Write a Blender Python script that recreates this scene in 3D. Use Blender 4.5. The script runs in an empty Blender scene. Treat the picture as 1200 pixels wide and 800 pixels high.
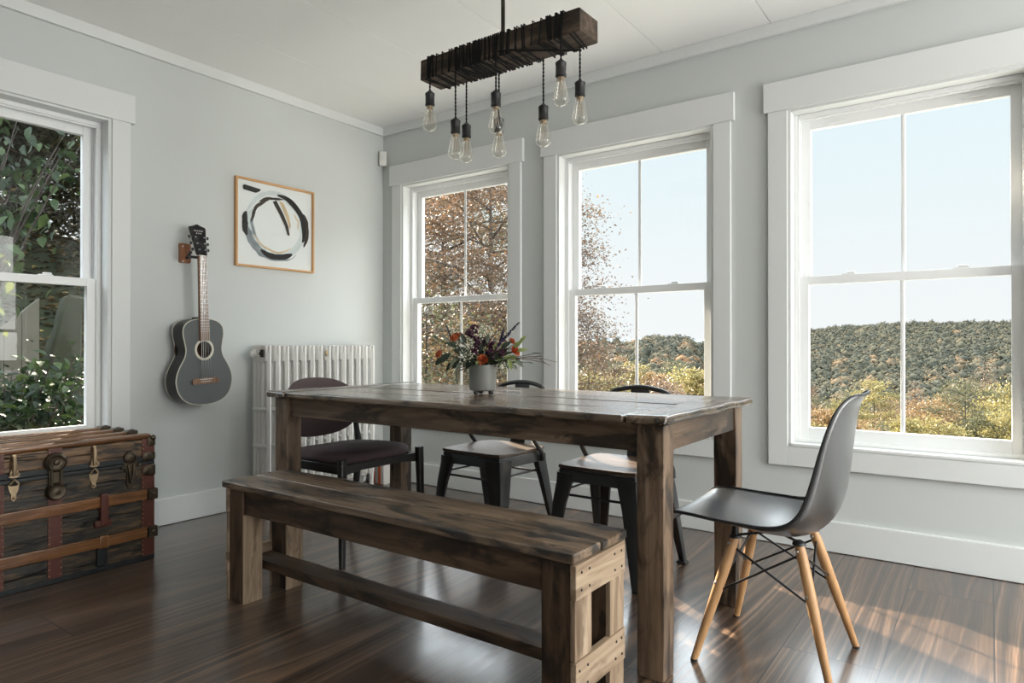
import bpy, bmesh, math, random
import numpy as np
from mathutils import Vector, Matrix, noise

# ------------------------------------------------------------------ camera, sky, sun, exposure
scn = bpy.context.scene
COL = scn.collection
scn.view_settings.view_transform = 'Standard'
scn.view_settings.look = 'None'
scn.view_settings.gamma = 1.0
scn.view_settings.use_curve_mapping = False
scn.view_settings.exposure = 0.0
CAM = Vector((3.614, -3.419, 0.97))
YAW = math.radians(35.64)
FPX = 781.6
cd = bpy.data.cameras.new('camera')
cd.sensor_width = 36.0
cd.lens = FPX / 1200 * 36
cd.clip_start = 0.05
cd.clip_end = 6000
cam = bpy.data.objects.new('camera', cd)
COL.objects.link(cam)
cam.location = CAM
cam.rotation_euler = (math.radians(90.248), 0, YAW)
scn.camera = cam

SKY_LOW, SKY_HIGH = 1.08, 8.0
SUN_DIR = Vector((-0.863, 0.504, 0)).normalized()      # horizontal direction towards the sun
SUN_EL = math.radians(22.2)
SUN_STRENGTH = 28.0

world = bpy.data.worlds.new('sky')
scn.world = world
world.use_nodes = True
wt = world.node_tree
wt.nodes.clear()
wo = wt.nodes.new('ShaderNodeOutputWorld')
wb = wt.nodes.new('ShaderNodeBackground')
wc = wt.nodes.new('ShaderNodeTexCoord')
ws = wt.nodes.new('ShaderNodeSeparateXYZ')
wr = wt.nodes.new('ShaderNodeValToRGB')
wt.links.new(wc.outputs['Generated'], ws.inputs[0])
wt.links.new(ws.outputs['Z'], wr.inputs[0])
wt.links.new(wr.outputs[0], wb.inputs[0])
wt.links.new(wb.outputs[0], wo.inputs[0])
e = wr.color_ramp.elements
e[0].position = 0.0
e[0].color = (0.87 * SKY_LOW, 0.90 * SKY_LOW, 0.915 * SKY_LOW, 1)
e[1].position = 1.0
e[1].color = (0.40 * SKY_HIGH, 0.46 * SKY_HIGH, 0.52 * SKY_HIGH, 1)
for p, c, s in ((0.10, (0.86, 0.90, 0.918), SKY_LOW), (0.20, (0.80, 0.885, 0.92), SKY_LOW), (0.318, (0.74, 0.87, 0.925), SKY_LOW), (0.338, (0.86, 0.94, 1.0), SKY_HIGH)):
    q = e.new(p)
    q.color = (c[0] * s, c[1] * s, c[2] * s, 1)
wb.inputs[1].default_value = 1.0

sl = bpy.data.lights.new('sun', 'SUN')
sl.energy = SUN_STRENGTH
sl.color = (1.0, 0.86, 0.68)
sl.angle = math.radians(0.6)
so = bpy.data.objects.new('sun', sl)
COL.objects.link(so)
sun_vec = Vector((SUN_DIR.x * math.cos(SUN_EL), SUN_DIR.y * math.cos(SUN_EL), math.sin(SUN_EL)))
so.rotation_euler = (-sun_vec).to_track_quat('-Z', 'Y').to_euler()
so.location = (-8, 6, 8)


def portal(name, loc, rot, w, h):
    l = bpy.data.lights.new(name, 'AREA')
    l.shape = 'RECTANGLE'
    l.size, l.size_y = w, h
    l.cycles.is_portal = True
    o = bpy.data.objects.new(name, l)
    COL.objects.link(o)
    o.location = loc
    o.rotation_euler = rot


def daylight(name, loc, rot, w, h, power, col):  # area lamp used in place of daylight
    l = bpy.data.lights.new(name, 'AREA')
    l.shape = 'RECTANGLE'
    l.size, l.size_y = w, h
    l.energy = power
    l.color = col
    o = bpy.data.objects.new(name, l)
    COL.objects.link(o)
    o.location = loc
    o.rotation_euler = rot


# added area lamps outside the unseen right-wall windows, brightening the room as daylight
DAY = 80.0
RX = 5.6                                # the right wall stands here
ROP = [(-1.50, -.30), (-3.10, -1.90), (-5.2, -4.0)]       # its three tall windows (y)
for (ya, yb), pw in zip(ROP, (1.3, .45, .35)):
    daylight('right window fill lamp', (RX + .20, (ya + yb) / 2, 1.235), (0, math.radians(90), 0), 2.23, 1.20, DAY * pw, (1.0, .985, .96))

# ------------------------------------------------------------------ helpers
PI = math.pi
R = math.radians


def smooth(a, b, x):
    t = min(1, max(0, (x - a) / (b - a)))
    return t * t * (3 - 2 * t)


def thing(name, label, cat, loc=(0, 0, 0), rotz=0, group=None, rot=None):
    o = bpy.data.objects.new(name, None)
    COL.objects.link(o)
    o.empty_display_size = 0.1
    o.location = loc
    o.rotation_euler = rot if rot else (0, 0, rotz)
    o['label'] = label
    o['category'] = cat
    if group:
        o['group'] = group
    return o


def tag(o, label, cat, group=None, kind=None):
    o['label'] = label
    o['category'] = cat
    if group:
        o['group'] = group
    if kind:
        o['kind'] = kind
    return o


class MB:
    """collects geometry for ONE mesh object"""

    def __init__(self):
        self.v, self.f, self.g, self.boxy = [], [], [], False

    def add(self, verts, faces, axis=2):
        b = len(self.v)
        rx, ry = random.uniform(0, 40), random.uniform(0, 40)
        self.v += [tuple(p) for p in verts]
        self.f += [tuple(i + b for i in q) for q in faces]
        o = [(axis), (axis + 1) % 3, (axis + 2) % 3]
        self.g += [(p[o[0]] + rx, p[o[1]] + ry, p[o[2]] + ry * 1.7) for p in verts]
        return self

    def box(self, x0, x1, y0, y1, z0, z1, bev=0.003, amp=0.0, seg=None, axis=None, cs=2, fq=5.0):
        lo, hi = (x0, y0, z0), (x1, y1, z1)
        d = [hi[i] - lo[i] for i in range(3)]
        if axis is None:
            axis = d.index(max(d))
        a1, a2 = (axis + 1) % 3, (axis + 2) % 3
        bev = min(bev, d[a1] * .45, d[a2] * .45, d[axis] * .45)
        n = seg if seg else (max(2, int(d[axis] / 0.05)) if amp else 1)
        st = [lo[axis], lo[axis] + bev] + [lo[axis] + bev + (d[axis] - 2 * bev) * i / n for i in range(1, n)] + [hi[axis] - bev, hi[axis]]
        self.boxy = True
        h1, h2 = d[a1] / 2, d[a2] / 2
        c1, c2 = (lo[a1] + hi[a1]) / 2, (lo[a2] + hi[a2]) / 2

        def ring(inset):
            pts = []
            for k, (s1, s2) in enumerate(((1, 1), (-1, 1), (-1, -1), (1, -1))):
                for j in range(cs + 1):
                    a = (k + j / cs) * PI / 2
                    pts.append((c1 + s1 * (h1 - bev) + (bev - inset) * math.cos(a), c2 + s2 * (h2 - bev) + (bev - inset) * math.sin(a)))
            return pts
        m = 4 * (cs + 1)
        V, F = [], []
        sd = random.uniform(0, 100)
        for i, s in enumerate(st):
            rr = ring(bev * .8 if i in (0, len(st) - 1) else 0)
            for (u, w) in rr:
                p = [0, 0, 0]
                p[axis], p[a1], p[a2] = s, u, w
                if amp:
                    q = Vector(p) * fq + Vector((sd, sd, sd))
                    p[a1] += amp * noise.noise(q)
                    p[a2] += amp * .6 * noise.noise(q + Vector((9, 3, 7)))
                    if i < 2 or i > len(st) - 3:
                        p[axis] += amp * noise.noise(q * 1.7)
                V.append(p)
        for i in range(len(st) - 1):
            for k in range(m):
                F.append((i * m + k, i * m + (k + 1) % m, (i + 1) * m + (k + 1) % m, (i + 1) * m + k))
        F.append(tuple(reversed(range(m))))
        F.append(tuple((len(st) - 1) * m + k for k in range(m)))
        return self.add(V, F, axis)

    def bar(self, p0, p1, s0, s1, up=(0, 0, 1), bev=0.2):
        """tapered bar with rounded square section; s=(w,h) half sizes at the ends"""
        p0, p1 = Vector(p0), Vector(p1)
        d = (p1 - p0).normalized()
        u = Vector(up)
        if abs(u.dot(d)) > .95:
            u = Vector((0, 1, 0))
        a = d.cross(u).normalized()
        b = a.cross(d).normalized()
        V, F = [], []
        m = 12
        for p, s in ((p0, s0), (p1, s1)):
            for k, (sa, sb) in enumerate(((1, 1), (-1, 1), (-1, -1), (1, -1))):
                r = bev * min(s)
                for j in range(3):
                    t = (k + j / 2) * PI / 2
                    V.append(p + a * (sa * (s[0] - r) + r * math.cos(t)) + b * (sb * (s[1] - r) + r * math.sin(t)))
        for k in range(m):
            F.append((k, (k + 1) % m, m + (k + 1) % m, m + k))
        F.append(tuple(reversed(range(m))))
        F.append(tuple(range(m, 2 * m)))
        ax = max(range(3), key=lambda i: abs(d[i]))
        return self.add(V, F, ax)

    def tube(self, pts, r, n=8, cap=True, flat=1.0):
        pts = [Vector(p) for p in pts]
        rs = r if isinstance(r, (list, tuple)) else [r] * len(pts)
        V, F = [], []
        prev = None
        for i, p in enumerate(pts):
            d = (pts[min(i + 1, len(pts) - 1)] - pts[max(i - 1, 0)]).normalized()
            if prev is None:
                u = Vector((0, 0, 1)) if abs(d.z) < .9 else Vector((1, 0, 0))
                a = d.cross(u).normalized()
            else:
                a = (prev - d * prev.dot(d)).normalized()
            prev = a
            b = d.cross(a)
            for k in range(n):
                t = 2 * PI * k / n
                V.append(p + a * (rs[i] * math.cos(t)) + b * (rs[i] * flat * math.sin(t)))
        for i in range(len(pts) - 1):
            for k in range(n):
                F.append((i * n + k, i * n + (k + 1) % n, (i + 1) * n + (k + 1) % n, (i + 1) * n + k))
        if cap:
            F.append(tuple(reversed(range(n))))
            F.append(tuple((len(pts) - 1) * n + k for k in range(n)))
        return self.add(V, F, 2)

    def lathe(self, prof, c=(0, 0, 0), n=24, mat=None, closed=False):
        """prof: (r, z) list turned about z at c; mat: optional Matrix applied after"""
        V, F = [], []
        for r_, z_ in prof:
            for k in range(n):
                t = 2 * PI * k / n
                p = Vector((r_ * math.cos(t), r_ * math.sin(t), z_))
                if mat:
                    p = mat @ p
                V.append(p + Vector(c))
        for i in range(len(prof) - 1):
            for k in range(n):
                F.append((i * n + k, i * n + (k + 1) % n, (i + 1) * n + (k + 1) % n, (i + 1) * n + k))
        if not closed:
            if prof[0][0] > 1e-5:
                F.append(tuple(reversed(range(n))))
            if prof[-1][0] > 1e-5:
                F.append(tuple((len(prof) - 1) * n + k for k in range(n)))
        return self.add(V, F, 2)

    def prism(self, poly, h0, h1, axis=2, bev=0):
        """extrude 2-D polygon along axis from h0 to h1 (poly in the two following axes)"""
        a1, a2 = (axis + 1) % 3, (axis + 2) % 3
        n = len(poly)
        V = []
        lv = ((h0, 0), (h1, 0))
        for h, _ in lv:
            for (u, w) in poly:
                p = [0, 0, 0]
                p[axis], p[a1], p[a2] = h, u, w
                V.append(p)
        F = [(k, (k + 1) % n, n + (k + 1) % n, n + k) for k in range(n)]
        F.append(tuple(reversed(range(n))))
        F.append(tuple(range(n, 2 * n)))
        return self.add(V, F, a2)

    def ball(self, c, r, n=10, sq=(1, 1, 1)):
        prof = [(r * math.sin(PI * i / n), -r * math.cos(PI * i / n)) for i in range(n + 1)]
        prof[0] = (1e-6, -r)
        prof[-1] = (1e-6, r)
        return self.lathe(prof, c, max(8, n), mat=Matrix.Diagonal(Vector(sq)).to_3x3(), closed=True)

    def build(self, name, mat, parent=None, smooth_angle=40, local=False):
        me = bpy.data.meshes.new(name)
        v = self.v
        if parent is not None and not local:
            inv = parent.matrix_basis.inverted() if parent.parent is None else (parent.parent.matrix_basis @ parent.matrix_basis).inverted()
            v = [tuple(inv @ Vector(p)) for p in v]
        me.from_pydata(v, [], self.f)
        me.validate()
        bm = bmesh.new()
        bm.from_mesh(me)
        bmesh.ops.recalc_face_normals(bm, faces=bm.faces)
        bm.to_mesh(me)
        bm.free()
        at = me.attributes.new('gc', 'FLOAT_VECTOR', 'POINT')
        if len(me.vertices) == len(self.g):
            at.data.foreach_set('vector', np.array(self.g, dtype=np.float32).ravel())
        if smooth_angle:
            me.polygons.foreach_set('use_smooth', [True] * len(me.polygons))
            me.set_sharp_from_angle(angle=R(smooth_angle))
        o = bpy.data.objects.new(name, me)
        if mat:
            me.materials.append(mat)
        COL.objects.link(o)
        if self.boxy and smooth_angle:
            wn = o.modifiers.new('weighted normals', 'WEIGHTED_NORMAL')
            wn.keep_sharp = True
            wn.weight = 60
        if parent is not None:
            o.parent = parent
        return o


def struct(o):
    o['kind'] = 'structure'
    return o


def np_mesh(name, V, F, mat, parent=None, rnd=None, sm=False, local=False):
    """V (n,3), F (m,k) all faces with k corners"""
    me = bpy.data.meshes.new(name)
    V = np.asarray(V, dtype=np.float32)
    F = np.asarray(F, dtype=np.int32)
    if parent is not None and not local:
        V = V - np.array(parent.location, dtype=np.float32)
    m, k = F.shape
    me.vertices.add(len(V))
    me.vertices.foreach_set('co', V.ravel())
    me.loops.add(m * k)
    me.loops.foreach_set('vertex_index', F.ravel())
    me.polygons.add(m)
    me.polygons.foreach_set('loop_start', np.arange(m, dtype=np.int32) * k)
    me.polygons.foreach_set('loop_total', np.full(m, k, dtype=np.int32))
    me.update(calc_edges=True)
    if rnd is not None:
        at = me.attributes.new('rnd', 'FLOAT', 'POINT')
        at.data.foreach_set('value', np.asarray(rnd, dtype=np.float32))
    if sm:
        me.polygons.foreach_set('use_smooth', [True] * m)
    me.materials.append(mat)
    o = bpy.data.objects.new(name, me)
    COL.objects.link(o)
    if parent is not None:
        o.parent = parent
    return o


def copy_tree(o, parent=None):
    c = o.copy()
    COL.objects.link(c)
    if parent is not None:
        c.parent = parent
    for ch in list(o.children):
        copy_tree(ch, c)
    return c


# ------------------------------------------------------------------ materials
class NT:
    def __init__(self, name):
        self.m = bpy.data.materials.new(name)
        self.m.use_nodes = True
        self.t = self.m.node_tree
        self.t.nodes.clear()
        self.out = self.t.nodes.new('ShaderNodeOutputMaterial')

    def n(self, typ, ins=None, **kw):
        nd = self.t.nodes.new('ShaderNode' + typ)
        for k, v in kw.items():
            setattr(nd, k, v)
        for k, v in (ins or {}).items():
            self.s(nd.inputs[k], v)
        return nd

    def s(self, sock, v):
        if isinstance(v, bpy.types.NodeSocket):
            self.t.links.new(v, sock)
        elif isinstance(v, bpy.types.Node):
            self.t.links.new(v.outputs[0], sock)
        else:
            if hasattr(sock, 'default_value') and hasattr(sock.default_value, '__len__') and not isinstance(v, str):
                v = tuple(v)
                L = len(sock.default_value)
                if len(v) < L:
                    v = v + (1.0,) * (L - len(v))
            sock.default_value = v

    def math(self, op, a, b=0.0, c=0.0):
        nd = self.t.nodes.new('ShaderNodeMath')
        nd.operation = op
        self.s(nd.inputs[0], a)
        self.s(nd.inputs[1], b)
        self.s(nd.inputs[2], c)
        return nd.outputs[0]

    def vmath(self, op, a, b=(0, 0, 0)):
        nd = self.t.nodes.new('ShaderNodeVectorMath')
        nd.operation = op
        self.s(nd.inputs[0], a)
        self.s(nd.inputs[1], b)
        return nd.outputs[0]

    def noise(self, vec, scale=5, detail=3, rough=.5, dist=0.0):
        nd = self.n('TexNoise', {'Vector': vec, 'Scale': scale, 'Detail': detail, 'Roughness': rough, 'Distortion': dist})
        return nd.outputs['Fac']

    def ramp(self, fac, stops, interp='LINEAR'):
        nd = self.t.nodes.new('ShaderNodeValToRGB')
        nd.color_ramp.interpolation = interp
        el = nd.color_ramp.elements
        el[0].position, el[0].color = stops[0][0], tuple(stops[0][1]) + (1,)
        el[1].position, el[1].color = stops[-1][0], tuple(stops[-1][1]) + (1,)
        for p, c in stops[1:-1]:
            q = el.new(p)
            q.color = tuple(c) + (1,)
        self.s(nd.inputs[0], fac)
        return nd.outputs[0]

    def mix(self, fac, a, b, blend='MIX'):
        nd = self.t.nodes.new('ShaderNodeMix')
        nd.data_type = 'RGBA'
        nd.blend_type = blend
        self.s(nd.inputs[0], fac)
        self.s(nd.inputs[6], a)
        self.s(nd.inputs[7], b)
        return nd.outputs[2]

    def bump(self, h, strength=.3, dist=.01):
        return self.n('Bump', {'Height': h, 'Strength': strength, 'Distance': dist}).outputs[0]

    def bsdf(self, col, rough=.5, metal=0.0, spec=.5, normal=None, **extra):
        nd = self.t.nodes.new('ShaderNodeBsdfPrincipled')
        self.s(nd.inputs['Base Color'], col)
        self.s(nd.inputs['Roughness'], rough)
        self.s(nd.inputs['Metallic'], metal)
        self.s(nd.inputs['Specular IOR Level'], spec)
        if normal is not None:
            self.s(nd.inputs['Normal'], normal)
        for k, v in extra.items():
            self.s(nd.inputs[k.replace('_', ' ')], v)
        self.t.links.new(nd.outputs[0], self.out.inputs[0])
        return self.m


def S(r, g, b):
    """sRGB 0-255 to linear"""
    f = lambda c: (c / 255 / 12.92) if c <= 10 else ((c / 255 + .055) / 1.055) ** 2.4
    return (f(r), f(g), f(b))


def m_plain(name, col, rough=.5, metal=0.0, spec=.5, var=.08, scale=30, bump=0.0):
    k = NT(name)
    co = k.n('TexCoord').outputs['Object']
    nz = k.noise(co, scale, 3)
    c = k.mix(nz, tuple(x * (1 - var) for x in col), tuple(min(1, x * (1 + var)) for x in col))
    nrm = k.bump(k.noise(co, scale * 4, 2), bump, .002) if bump else None
    return k.bsdf(c, rough, metal, spec, nrm)


def m_wood(name, dark, mid, light, rough=.5, stain=.5, spec=.5, bump=.25, fine=1.0, stain_col=None, thr=.5, cracks=False, freq=1.0):
    """grain follows the 'gc' coordinates every board carries"""
    k = NT(name)
    g = k.n('Attribute', attribute_name='gc').outputs['Vector']
    v1 = k.vmath('MULTIPLY', g, (1.1 * freq ** 1.5, 13 * freq, 13 * freq))
    n1 = k.noise(v1, 2.2, 5, .6, .7)
    v2 = k.vmath('MULTIPLY', g, (6, 190, 190))
    n2 = k.noise(v2, 1.0, 3, .6)
    c = k.ramp(n1, [(.28, dark), (.5, mid), (.74, light)])
    c = k.mix(k.math('MULTIPLY', n2, .55 * fine), c, tuple(x * .35 for x in mid))
    v3 = k.vmath('MULTIPLY', g, (4.5 * freq, 14 * freq, 14 * freq))
    n3 = k.noise(v3, 1.0, 4, .6, .5)
    sfac = k.ramp(n3, [(thr, (0, 0, 0)), (thr + .11, (1, 1, 1))])
    c = k.mix(k.math('MULTIPLY', sfac, stain), c, stain_col or tuple(x * .3 for x in dark))
    if cracks:
        v4 = k.vmath('MULTIPLY', g, (1.6, 42, 42))
        n4 = k.noise(v4, 1.0, 2, .5, .3)
        cr_ = k.ramp(k.math('ABSOLUTE', k.math('SUBTRACT', n4, .5)), [(.004, (1, 1, 1)), (.016, (0, 0, 0))])
        n5 = k.noise(k.vmath('MULTIPLY', g, (3, 8, 8)), 1.0, 2)
        cr_ = k.math('MULTIPLY', cr_, k.ramp(n5, [(.48, (0, 0, 0)), (.56, (1, 1, 1))]))
        c = k.mix(cr_, c, (.010, .008, .006))
    h = k.math('ADD', n1, k.math('MULTIPLY', n2, .5))
    rg = k.math('ADD', k.math('MULTIPLY', n1, .25), rough - .12)
    if cracks:
        rg = k.math('ADD', rg, k.math('MULTIPLY', cr_, .6))
        h = k.math('SUBTRACT', h, k.math('MULTIPLY', cr_, 6.0))
    return k.bsdf(c, rg, 0, spec, k.bump(h, bump, .004))


def m_floor():
    k = NT('stained pine floor')
    co = k.n('TexCoord').outputs['Object']
    sp = k.n('SeparateXYZ', {0: co})
    X, Y = sp.outputs[0], sp.outputs[1]
    W = .2765
    px = k.math('DIVIDE', k.math('SUBTRACT', X, .0275), W)
    idx = k.math('FLOOR', px)
    fx = k.math('SUBTRACT', px, idx)
    r1 = k.n('TexWhiteNoise', {'W': idx}, noise_dimensions='1D').outputs['Value']
    py = k.math('DIVIDE', k.math('ADD', Y, k.math('MULTIPLY', r1, 3.1)), 2.9)
    idy = k.math('FLOOR', py)
    fy = k.math('SUBTRACT', py, idy)
    cmb = k.n('CombineXYZ', {0: idx, 1: idy, 2: 3.0}).outputs[0]
    wn = k.n('TexWhiteNoise', {'Vector': cmb}, noise_dimensions='3D')
    rv = wn.outputs['Value']
    # grain coordinates: stretched along y
    gx = k.math('ADD', X, k.math('MULTIPLY', rv, 17))
    gy = k.math('ADD', k.math('MULTIPLY', Y, .10), k.math('MULTIPLY', rv, 31))
    gv = k.n('CombineXYZ', {0: gx, 1: gy, 2: rv}).outputs[0]
    n1 = k.noise(gv, 3.4, 1.0, .4, .12)
    n0 = k.noise(gv, 26, 2, .5)
    lx = k.math('ADD', k.math('MULTIPLY', gx, 62), k.math('ADD', k.math('MULTIPLY', n1, 26), k.math('MULTIPLY', n0, 1.2)))
    lv_ = k.n('CombineXYZ', {0: lx, 1: k.math('MULTIPLY', gy, 1.5), 2: k.math('MULTIPLY', rv, 9)}).outputs[0]
    rings = k.ramp(k.noise(lv_, 1.0, 2.5, .55), [(.30, (0, 0, 0)), (.70, (1, 1, 1))])
    fib = k.noise(k.vmath('MULTIPLY', gv, (240, 24, 1)), 1.0, 2, .6)
    rings = k.math('ADD', k.math('MULTIPLY', rings, .75), k.math('MULTIPLY', k.math('SUBTRACT', fib, .35), .6))
    big = k.noise(k.vmath('MULTIPLY', co, (1.3, .5, 1)), 1.2, 3)
    c = k.ramp(rings, [(.08, (.028, .018, .012)), (.42, (.070, .043, .028)), (.68, (.15, .090, .055)), (.95, (.34, .205, .12))])
    c = k.mix(k.math('MULTIPLY', k.ramp(rv, [(0, (0, 0, 0)), (1, (1, 1, 1))]), .45), c, (.040, .027, .020))
    c = k.mix(k.ramp(big, [(.5, (0, 0, 0)), (.8, (.5, .5, .5))]), c, (.042, .030, .024))
    ex = k.math('GREATER_THAN', k.math('ABSOLUTE', k.math('SUBTRACT', fx, .5)), .4915)
    ey = k.math('GREATER_THAN', k.math('ABSOLUTE', k.math('SUBTRACT', fy, .5)), .4992)
    seam = k.math('MAXIMUM', ex, ey)
    c = k.mix(seam, c, (.012, .008, .006))
    sc = k.noise(k.vmath('MULTIPLY', co, (5, 1.2, 1)), 1.4, 4, .6)
    rg = k.math('ADD', .09, k.math('ADD', k.math('MULTIPLY', sc, .12), k.math('MULTIPLY', rings, .07)))
    hh = k.math('SUBTRACT', k.math('MULTIPLY', rings, .25), seam)
    return k.bsdf(c, k.math('ADD', rg, .16), 0, .5, k.bump(hh, .07, .003), Coat_Weight=.75, Coat_Roughness=k.math('ADD', rg, -.02), Coat_IOR=1.6)


def m_glass(name, tint=(1, 1, 1), base=.04, rough=0.0, gl=(1, 1, 1), pw=5.0):
    k = NT(name)
    lw = k.n('LayerWeight', {'Blend': .5}).outputs['Facing']
    f = k.math('ADD', k.math('MULTIPLY', k.math('POWER', lw, pw), .8), base)
    tr = k.n('BsdfTransparent', {'Color': tint})
    g = k.n('BsdfGlossy', {'Color': gl, 'Roughness': rough})
    mx = k.n('MixShader', {0: f, 1: tr.outputs[0], 2: g.outputs[0]})
    k.t.links.new(mx.outputs[0], k.out.inputs[0])
    return k.m


def m_leaf(name, stops, trans=.35, rough=.5, spec=.3):
    k = NT(name)
    rn = k.n('Attribute', attribute_name='rnd').outputs['Fac']
    c = k.ramp(rn, stops)
    d = k.n('BsdfPrincipled', {'Base Color': c, 'Roughness': rough, 'Specular IOR Level': spec})
    tl = k.n('BsdfTranslucent', {'Color': c})
    mx = k.n('MixShader', {0: trans, 1: d.outputs[0], 2: tl.outputs[0]})
    k.t.links.new(mx.outputs[0], k.out.inputs[0])
    return k.m


M = {}
M['wall'] = m_plain('wall paint', (.585, .608, .595), .75, 0, .25, .012, 6, .03)
M['low_bounce_wall'] = m_plain('dark low bounce wall', (.10, .105, .11), .8, 0, .2, .03, 4)  # for the unseen front wall, darkened so less light bounces back
M['white'] = m_plain('white trim paint', (.71, .725, .715), .42, 0, .4, .012, 8)
M['vinyl'] = m_plain('white window vinyl', (.86, .87, .865), .35, 0, .5, .01, 8)
M['ceil'] = m_plain('ceiling paint', (.86, .865, .855), .6, 0, .3, .015, 5)
M['floor'] = m_floor()
M['glass'] = m_glass('window glass', (.99, .995, .99), .012)
M['table'] = m_wood('weathered table wood', (.048, .031, .020), (.175, .113, .070), (.36, .25, .165), .46, .85, .5, .35)
M['table_top'] = m_wood('weathered table top wood', (.048, .033, .023), (.165, .115, .076), (.33, .25, .18), .20, .8, 1.0, .05, cracks=True)
M['bench'] = m_wood('dark bench wood', (.026, .016, .010), (.092, .054, .031), (.21, .130, .076), .40, .8, .5, .4)
M['benchtop'] = m_wood('worn bench top wood', (.060, .040, .026), (.20, .135, .086), (.40, .285, .19), .34, .9, .7, .2, 1.0, (.016, .017, .018), .49, True)
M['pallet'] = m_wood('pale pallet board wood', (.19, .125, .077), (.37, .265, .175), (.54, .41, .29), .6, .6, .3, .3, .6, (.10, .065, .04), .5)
M['black'] = m_plain('black paint', (.016, .016, .017), .42, 0, .5, .2, 20)
M['iron'] = m_plain('dark gunmetal', (.060, .061, .062), .34, .65, .5, .15, 14)
M['seatwood'] = m_wood('brown seat wood', (.045, .028, .018), (.10, .062, .038), (.17, .11, .07), .36, .2, .5, .1)
M['dowel'] = m_wood('natural maple', (.42, .215, .085), (.53, .29, .125), (.60, .35, .17), .38, .05, .5, .05, .35)
k = NT('black moulded plastic')
M['shell'] = k.bsdf((.020, .0205, .021), .36, 0, .8, None, Coat_Weight=.9, Coat_Roughness=.30, Coat_IOR=1.7)
M['wire'] = m_plain('black wire', (.012, .012, .013), .35, .3, .5, .1, 30)
M['steel'] = m_plain('brushed steel', (.55, .55, .54), .3, 1, .5, .06, 60)
M['plum'] = m_plain('plum grey upholstery', (.090, .064, .066), .85, 0, .2, .15, 120, .3)
M['chairblack'] = m_plain('black lacquered wood', (.014, .0135, .013), .38, 0, .5, .2, 20)
M['radiator'] = m_plain('off white radiator enamel', (.82, .81, .78), .42, 0, .5, .04, 18)
M['paper'] = m_plain('white art paper', (.80, .815, .82), .8, 0, .2, .02, 8)
M['oak'] = m_wood('oak frame', (.52, .27, .10), (.66, .37, .16), (.74, .45, .22), .45, .1, .4, .1, .4)
M['ink'] = m_plain('charcoal paint', (.026, .024, .023), .7, 0, .3, .6, 26)
M['inkbrown'] = m_plain('brown black paint', (.050, .038, .032), .7, 0, .3, .5, 26)
M['inkgrey'] = m_plain('grey wash paint', (.25, .28, .30), .7, 0, .3, .7, 24)
M['inkpale'] = m_plain('pale blue grey paint', (.64, .69, .70), .7, 0, .3, .25, 20)
M['inkgold'] = m_plain('ochre paint', (.66, .50, .31), .7, 0, .3, .25, 20)
M['gtop'] = m_plain('satin charcoal lacquer', (.085, .093, .093), .48, 0, .5, .10, 7)
M['gside'] = m_plain('black lacquer', (.010, .010, .011), .3, 0, .5, .1, 7)
M['cream'] = m_plain('cream binding', (.62, .58, .48), .5, 0, .4, .03, 30)
M['rosewood'] = m_wood('rosewood', (.13, .062, .036), (.23, .125, .078), (.31, .185, .12), .45, .15, .4, .05, .5)
M['hole'] = m_plain('dark wood inside soundhole', (.045, .022, .013), .8, 0, .1, .2, 20)
M['pearl'] = m_plain('pearl inlay', (.75, .73, .68), .3, 0, .5, .05, 40)
M['wblock'] = m_wood('reddish hardwood', (.20, .075, .035), (.36, .15, .07), (.50, .25, .125), .5, .1, .4, .1, .4)
M['plastic'] = m_plain('white plastic', (.76, .75, .70), .4, 0, .5, .02, 10)
M['beam'] = m_wood('dark reclaimed beam', (.024, .017, .012), (.095, .066, .046), (.22, .16, .115), .7, .55, .3, .5)
M['cordm'] = m_plain('black braided cord', (.010, .010, .010), .8, 0, .2, .3, 200)
M['bronze'] = m_plain('dark bronze', (.030, .024, .018), .4, .6, .5, .1, 20)
M['bulb'] = m_glass('smoked bulb glass', (.95, .935, .90), .05, pw=2.2)
M['filament'] = m_plain('pale filament', (.50, .44, .36), .4, .2, .5, .1, 60)
M['pot'] = m_plain('grey glazed ceramic', (.20, .20, .185), .28, 0, .5, .08, 14)
M['potdark'] = m_plain('dark ceramic foot', (.035, .033, .03), .4, 0, .5, .1, 20)
M['lead'] = m_plain('worn dark canvas', (.030, .027, .022), .6, 0, .4, .4, 9)
M['leather'] = m_plain('oxblood leather', (.085, .020, .011), .45, 0, .5, .4, 40, .2)
M['brass'] = m_plain('worn brass', (.36, .27, .17), .42, .75, .5, .35, 40)
M['brassdark'] = m_plain('tarnished brass', (.070, .054, .036), .42, .8, .5, .5, 40)
M['darkmetal'] = m_plain('blackened iron strip', (.022, .025, .026), .45, .5, .5, .35, 25)
M['slat'] = m_wood('worn trunk slat wood', (.10, .042, .015), (.21, .090, .032), (.30, .145, .058), .26, .3, .5, .2, .5)
M['trunkpaint'] = m_wood('worn trunk panel', (.010, .009, .008), (.036, .028, .018), (.23, .13, .055), .48, .9, .5, .6, 1.0, thr=.5, cracks=True, freq=2.0)
M['trunklid'] = m_wood('worn trunk lid panel', (.018, .011, .007), (.14, .075, .031), (.34, .20, .095), .46, .9, .5, .6, 1.0, thr=.52, cracks=True, freq=2.0)
M['bk_white'] = m_plain('white book cover', (.74, .73, .70), .5, 0, .4, .03, 10)
M['bk_orange'] = m_plain('orange book cover', (.72, .13, .035), .45, 0, .4, .05, 10)
M['barkpale'] = m_plain('pale grey bark', (.13, .115, .10), .9, 0, .1, .3, 8, .4)
M['bark'] = m_plain('tree bark', (.045, .037, .032), .9, 0, .1, .4, 8, .4)

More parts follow.
